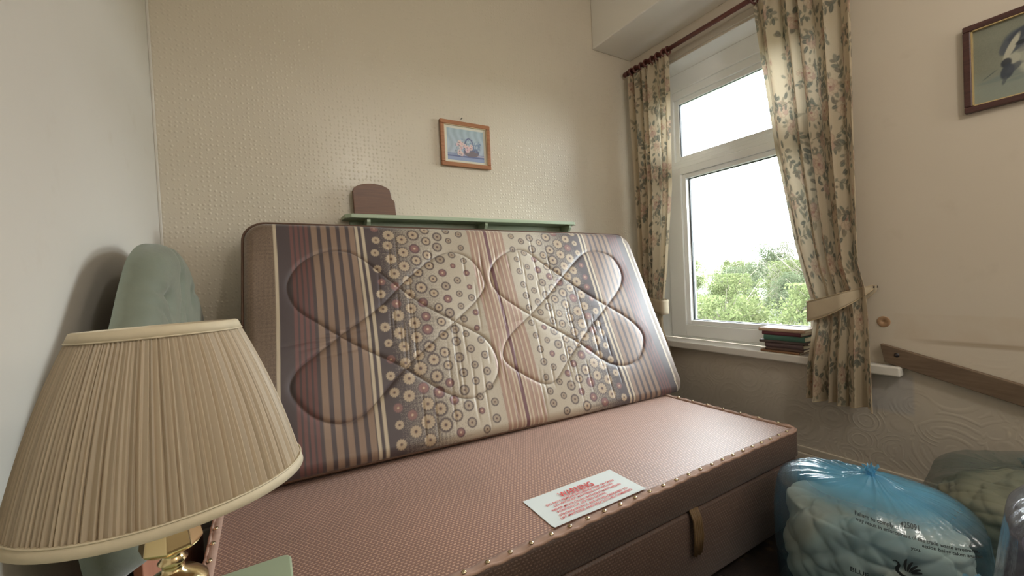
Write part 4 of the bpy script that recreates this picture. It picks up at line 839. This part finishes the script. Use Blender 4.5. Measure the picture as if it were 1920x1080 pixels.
def bag(name, label, cat, ctr, hx, hy, ztop, rot, seed, mat, ins_label, ins_cols, knot=(0, 0), blue=1., droop=(0, 0), sq=2.6, kn=.020, lump=.018):
    rt = thing(name, label, cat, (ctr[0], ctr[1], ZF)); P, T, s = sack(ctr, hx, hy, ztop, rot, seed, knot, droop=droop, sq=sq, lump=lump)
    o = obj('film', P.reshape(-1, 3), grid_faces(P.shape[1], P.shape[0], wrap=True), mat, rt); c = np.clip(1.4-s/.24, 0, 1)*blue+.10*np.sin(5*T+seed)*np.sin(9*s); c = np.clip(c, 0, 1); set_col(o, np.repeat(c.reshape(-1, 1), 3, 1))
    knot_tail(P, seed, kn, mat, rt)
    Q, T2, s2 = sack(ctr, hx*.92, hy*.91, ztop-.058, rot, seed, knot, lump=.0, folds=False, sq=sq, kz=0, droop=droop)
    # cloth heap: creases as folds of real depth
    nn = (Q-np.array([ctr[0], ctr[1], (ztop+ZF)/2])); nn /= np.linalg.norm(nn, axis=-1, keepdims=True); g = np.random.default_rng(seed+5); h = np.zeros(T2.shape); X3 = Q
    for k in range(9):
        d = g.normal(size=3); d /= np.linalg.norm(d); fr_ = g.uniform(14, 42); wv = np.sin((X3@d)*fr_+g.uniform(0, 6)+2*np.sin((X3@g.normal(size=3))*9)); h += (1-np.abs(wv))**2.2*g.uniform(.4, 1)
    Q = Q-nn*(.010*h[..., None]); Q[..., 2] = np.maximum(Q[..., 2], ZF+.008)
    cc = np.tile(lin(ins_cols[0]), T2.shape+(1,)); sel = np.sin(X3@np.array([7, 4, 9.])+1.5*np.sin(X3@np.array([5, -8, 6.]))+seed)
    for k, c_ in enumerate(ins_cols[1:]): mk = np.clip((np.sin(sel*2+k*2.1+X3@np.array([3., 5+k, 11-k]))-.2)*1.6, 0, 1)[..., None]*.8; cc = cc*(1-mk)+lin(c_)*mk
    i = obj('bagged_clothes', Q.reshape(-1, 3), grid_faces(Q.shape[1], Q.shape[0], wrap=True), M_bundle); set_col(i, cc); tag(i, ins_label, 'clothes', kind='stuff')
    return rt, P
M_bundle = attr_mat('bagged_cotton', .9, bump=.3, bscale=120).m
M_film1 = film('clear_blue_film', (205, 226, 234), .07, .86, dif=(118, 200, 244))
M_film2 = film('clear_grey_film', (190, 205, 206), .08, .34, dif=(140, 165, 168)); M_film3 = film('clear_lilac_film', (190, 200, 220), .16, .35, dif=(176, 182, 206))
b1, P1 = bag('waste_bag', 'clear blue knotted waste bag printed with black lettering beside the divan', 'bag', (1.45, .50), .238, .150, -.618, R(109), 3, M_film1, 'grey green clothes inside the knotted blue waste bag', [(178, 182, 172), (198, 198, 188), (158, 164, 158), (190, 178, 158)], knot=(.0, -.01), droop=(.022, -.018), sq=2.5)
b2, P2 = bag('waste_bag', 'greenish clear waste bag slumped against the wall under the wooden rail', 'bag', (1.875, .26), .245, .25, -.60, R(10), 12, M_film2, 'olive and grey clothes in the bag against the wall', [(122, 124, 106), (150, 140, 118), (90, 100, 94), (172, 162, 136)], blue=.6, kn=.02, knot=(-.1, .02), sq=2.1, lump=.034, droop=(.02, -.03))
b3, P3 = bag('waste_bag', 'tall lilac tinted clear waste bag nearest the camera, cut off by the right edge', 'bag', (1.10, .002), .205, .20, -.345, R(0), 21, M_film3, 'mauve and blue clothes in the tall lilac tinted bag', [(128, 92, 104), (104, 130, 158), (134, 116, 134), (150, 112, 116)], blue=.7)
def flap():
    n = 28; v = []; p = [(1.075, .135, -.72), (1.12, .185, -.685), (1.16, .225, -.662), (1.19, .252, -.656)]
    for j, (q, r) in enumerate(zip(p, (.006, .008, .014, .022))):
        for k in range(n): a = 2*pi*k/n; rr_ = r*(1+.3*sin(5*a+j)); v.append((q[0]+rr_*cos(a)*.7, q[1]+rr_*cos(a)*-.6, q[2]+rr_*sin(a)))
    o = obj('loose_film_end', v, grid_faces(n, 4, wrap=True), M_film1, b3); set_col(o, np.full((len(v), 3), .6)); o['label'] = 'pale blue twisted film end'
flap()
# lettering laid on the blue bag's skin
ink = plain('black_print', (34, 38, 40), .5)
bv = BVHTree.FromPolygons([Vector(p) for p in P1.reshape(-1, 3)], [tuple(map(int, q)) for q in grid_faces(P1.shape[1], P1.shape[0], wrap=True)])
def stick(name, tv, tf, z0, az=71., off=0., slope=0., sc_=1.):
    """wrap flat shapes round the bag: s along the girth (metres), t up"""
    out = []; rad_ = Vector((.9455, .3256, 0)); tan_ = Vector((.3256, -.9455, 0))
    for p in tv:
        s = p[0]*sc_+off; t = p[1]*sc_-slope*(s-.02); o_ = Vector((1.45, .50, z0+t))+tan_*s-rad_*.5; hit = bv.ray_cast(o_, rad_)
        out.append(tuple(hit[0]-rad_*.0018) if hit[0] else tuple(o_+rad_*.4))
    obj(name, out, tf, ink, b1, smooth=False)
for body, size, zz_, off in (('Failure to comply', .0108, -.668, .002), ('425091', .0125, -.661, .072), ('may result in enforcement of the trade waste agreement,', .0098, -.679, .080), ('action being taken against', .0104, -.690, .145), ('you.', .0108, -.703, .08), ('BLUE', .017, -.818, -.03)):
    tv, tf = text_mesh(body, size, .0002); stick('lettering', tv, tf, zz_, off=off, slope=.13)
def bird():
    # plume-tailed bird mark: curved feather strokes, body sweep and ring
    m = MB()
    def stroke(pts, w0, w1=0.0006):
        n = len(pts); L_, R_ = [], []
        for i, (x, y) in enumerate(pts):
            a = pts[max(0, i-1)]; b = pts[min(n-1, i+1)]; dx, dy = b[0]-a[0], b[1]-a[1]; l = math.hypot(dx, dy)+1e-9; w_ = w0*math.sin(pi*(i+.35)/(n+.2))+w1; L_.append((x-dy/l*w_, y+dx/l*w_, 0)); R_.append((x+dy/l*w_, y-dx/l*w_, 0))
        m.add(L_+R_, [(i, i+1, n+i+1, n+i) for i in range(n-1)])
    for k in range(5):
        a = R(88-k*17); l = .034-.003*k; stroke([(-.001+.004*k*.5+l*t*cos(a+.35*(1-t)), .002+l*t*sin(a+.25*(1-t))) for t in np.linspace(.12, 1, 9)], .0022)
    stroke([(-.026, .022), (-.021, .025), (-.016, .022), (-.014, .016), (-.018, .008), (-.018, .000), (-.010, -.007), (.002, -.010), (.016, -.007), (.024, -.002), (.014, -.001)], .0030)
    stroke([(.024, -.002), (.026, -.011), (.016, -.018), (.006, -.014), (.012, -.009), (.030, -.014), (.042, -.016)], .0016)
    return m
bm_ = bird(); stick('bird_emblem', bm_.v, bm_.f, -.774, off=.062)
tv, tf = text_mesh('ENVIRONMENT', .0105, .0002); stick('lettering', tv, tf, -.804, off=.052, slope=.1)

# ------------------------------------------------------------------ added pendant marking the high fill light behind the camera
pl_ = thing('added_pendant', 'plain pendant fitting added unseen behind the camera to mark a fill light', 'added fitting', (.95, -.75, ZC)); MB().lathe([(.04, 0), (.04, -.012), (.012, -.03)], (.95, -.75, ZC), 20).tube([(.95, -.75, ZC-.02), (.95, -.75, 1.36)], .003, 6).lathe([(.016, 0), (.018, .03), (.012, .05)], (.95, -.75, 1.32), 16).build('flex', M_paint, pl_)

# ------------------------------------------------------------------ set everything down on the floor
for o in S.objects:
    if o.parent is None and o.type in ('MESH', 'EMPTY'): o.location.z += H
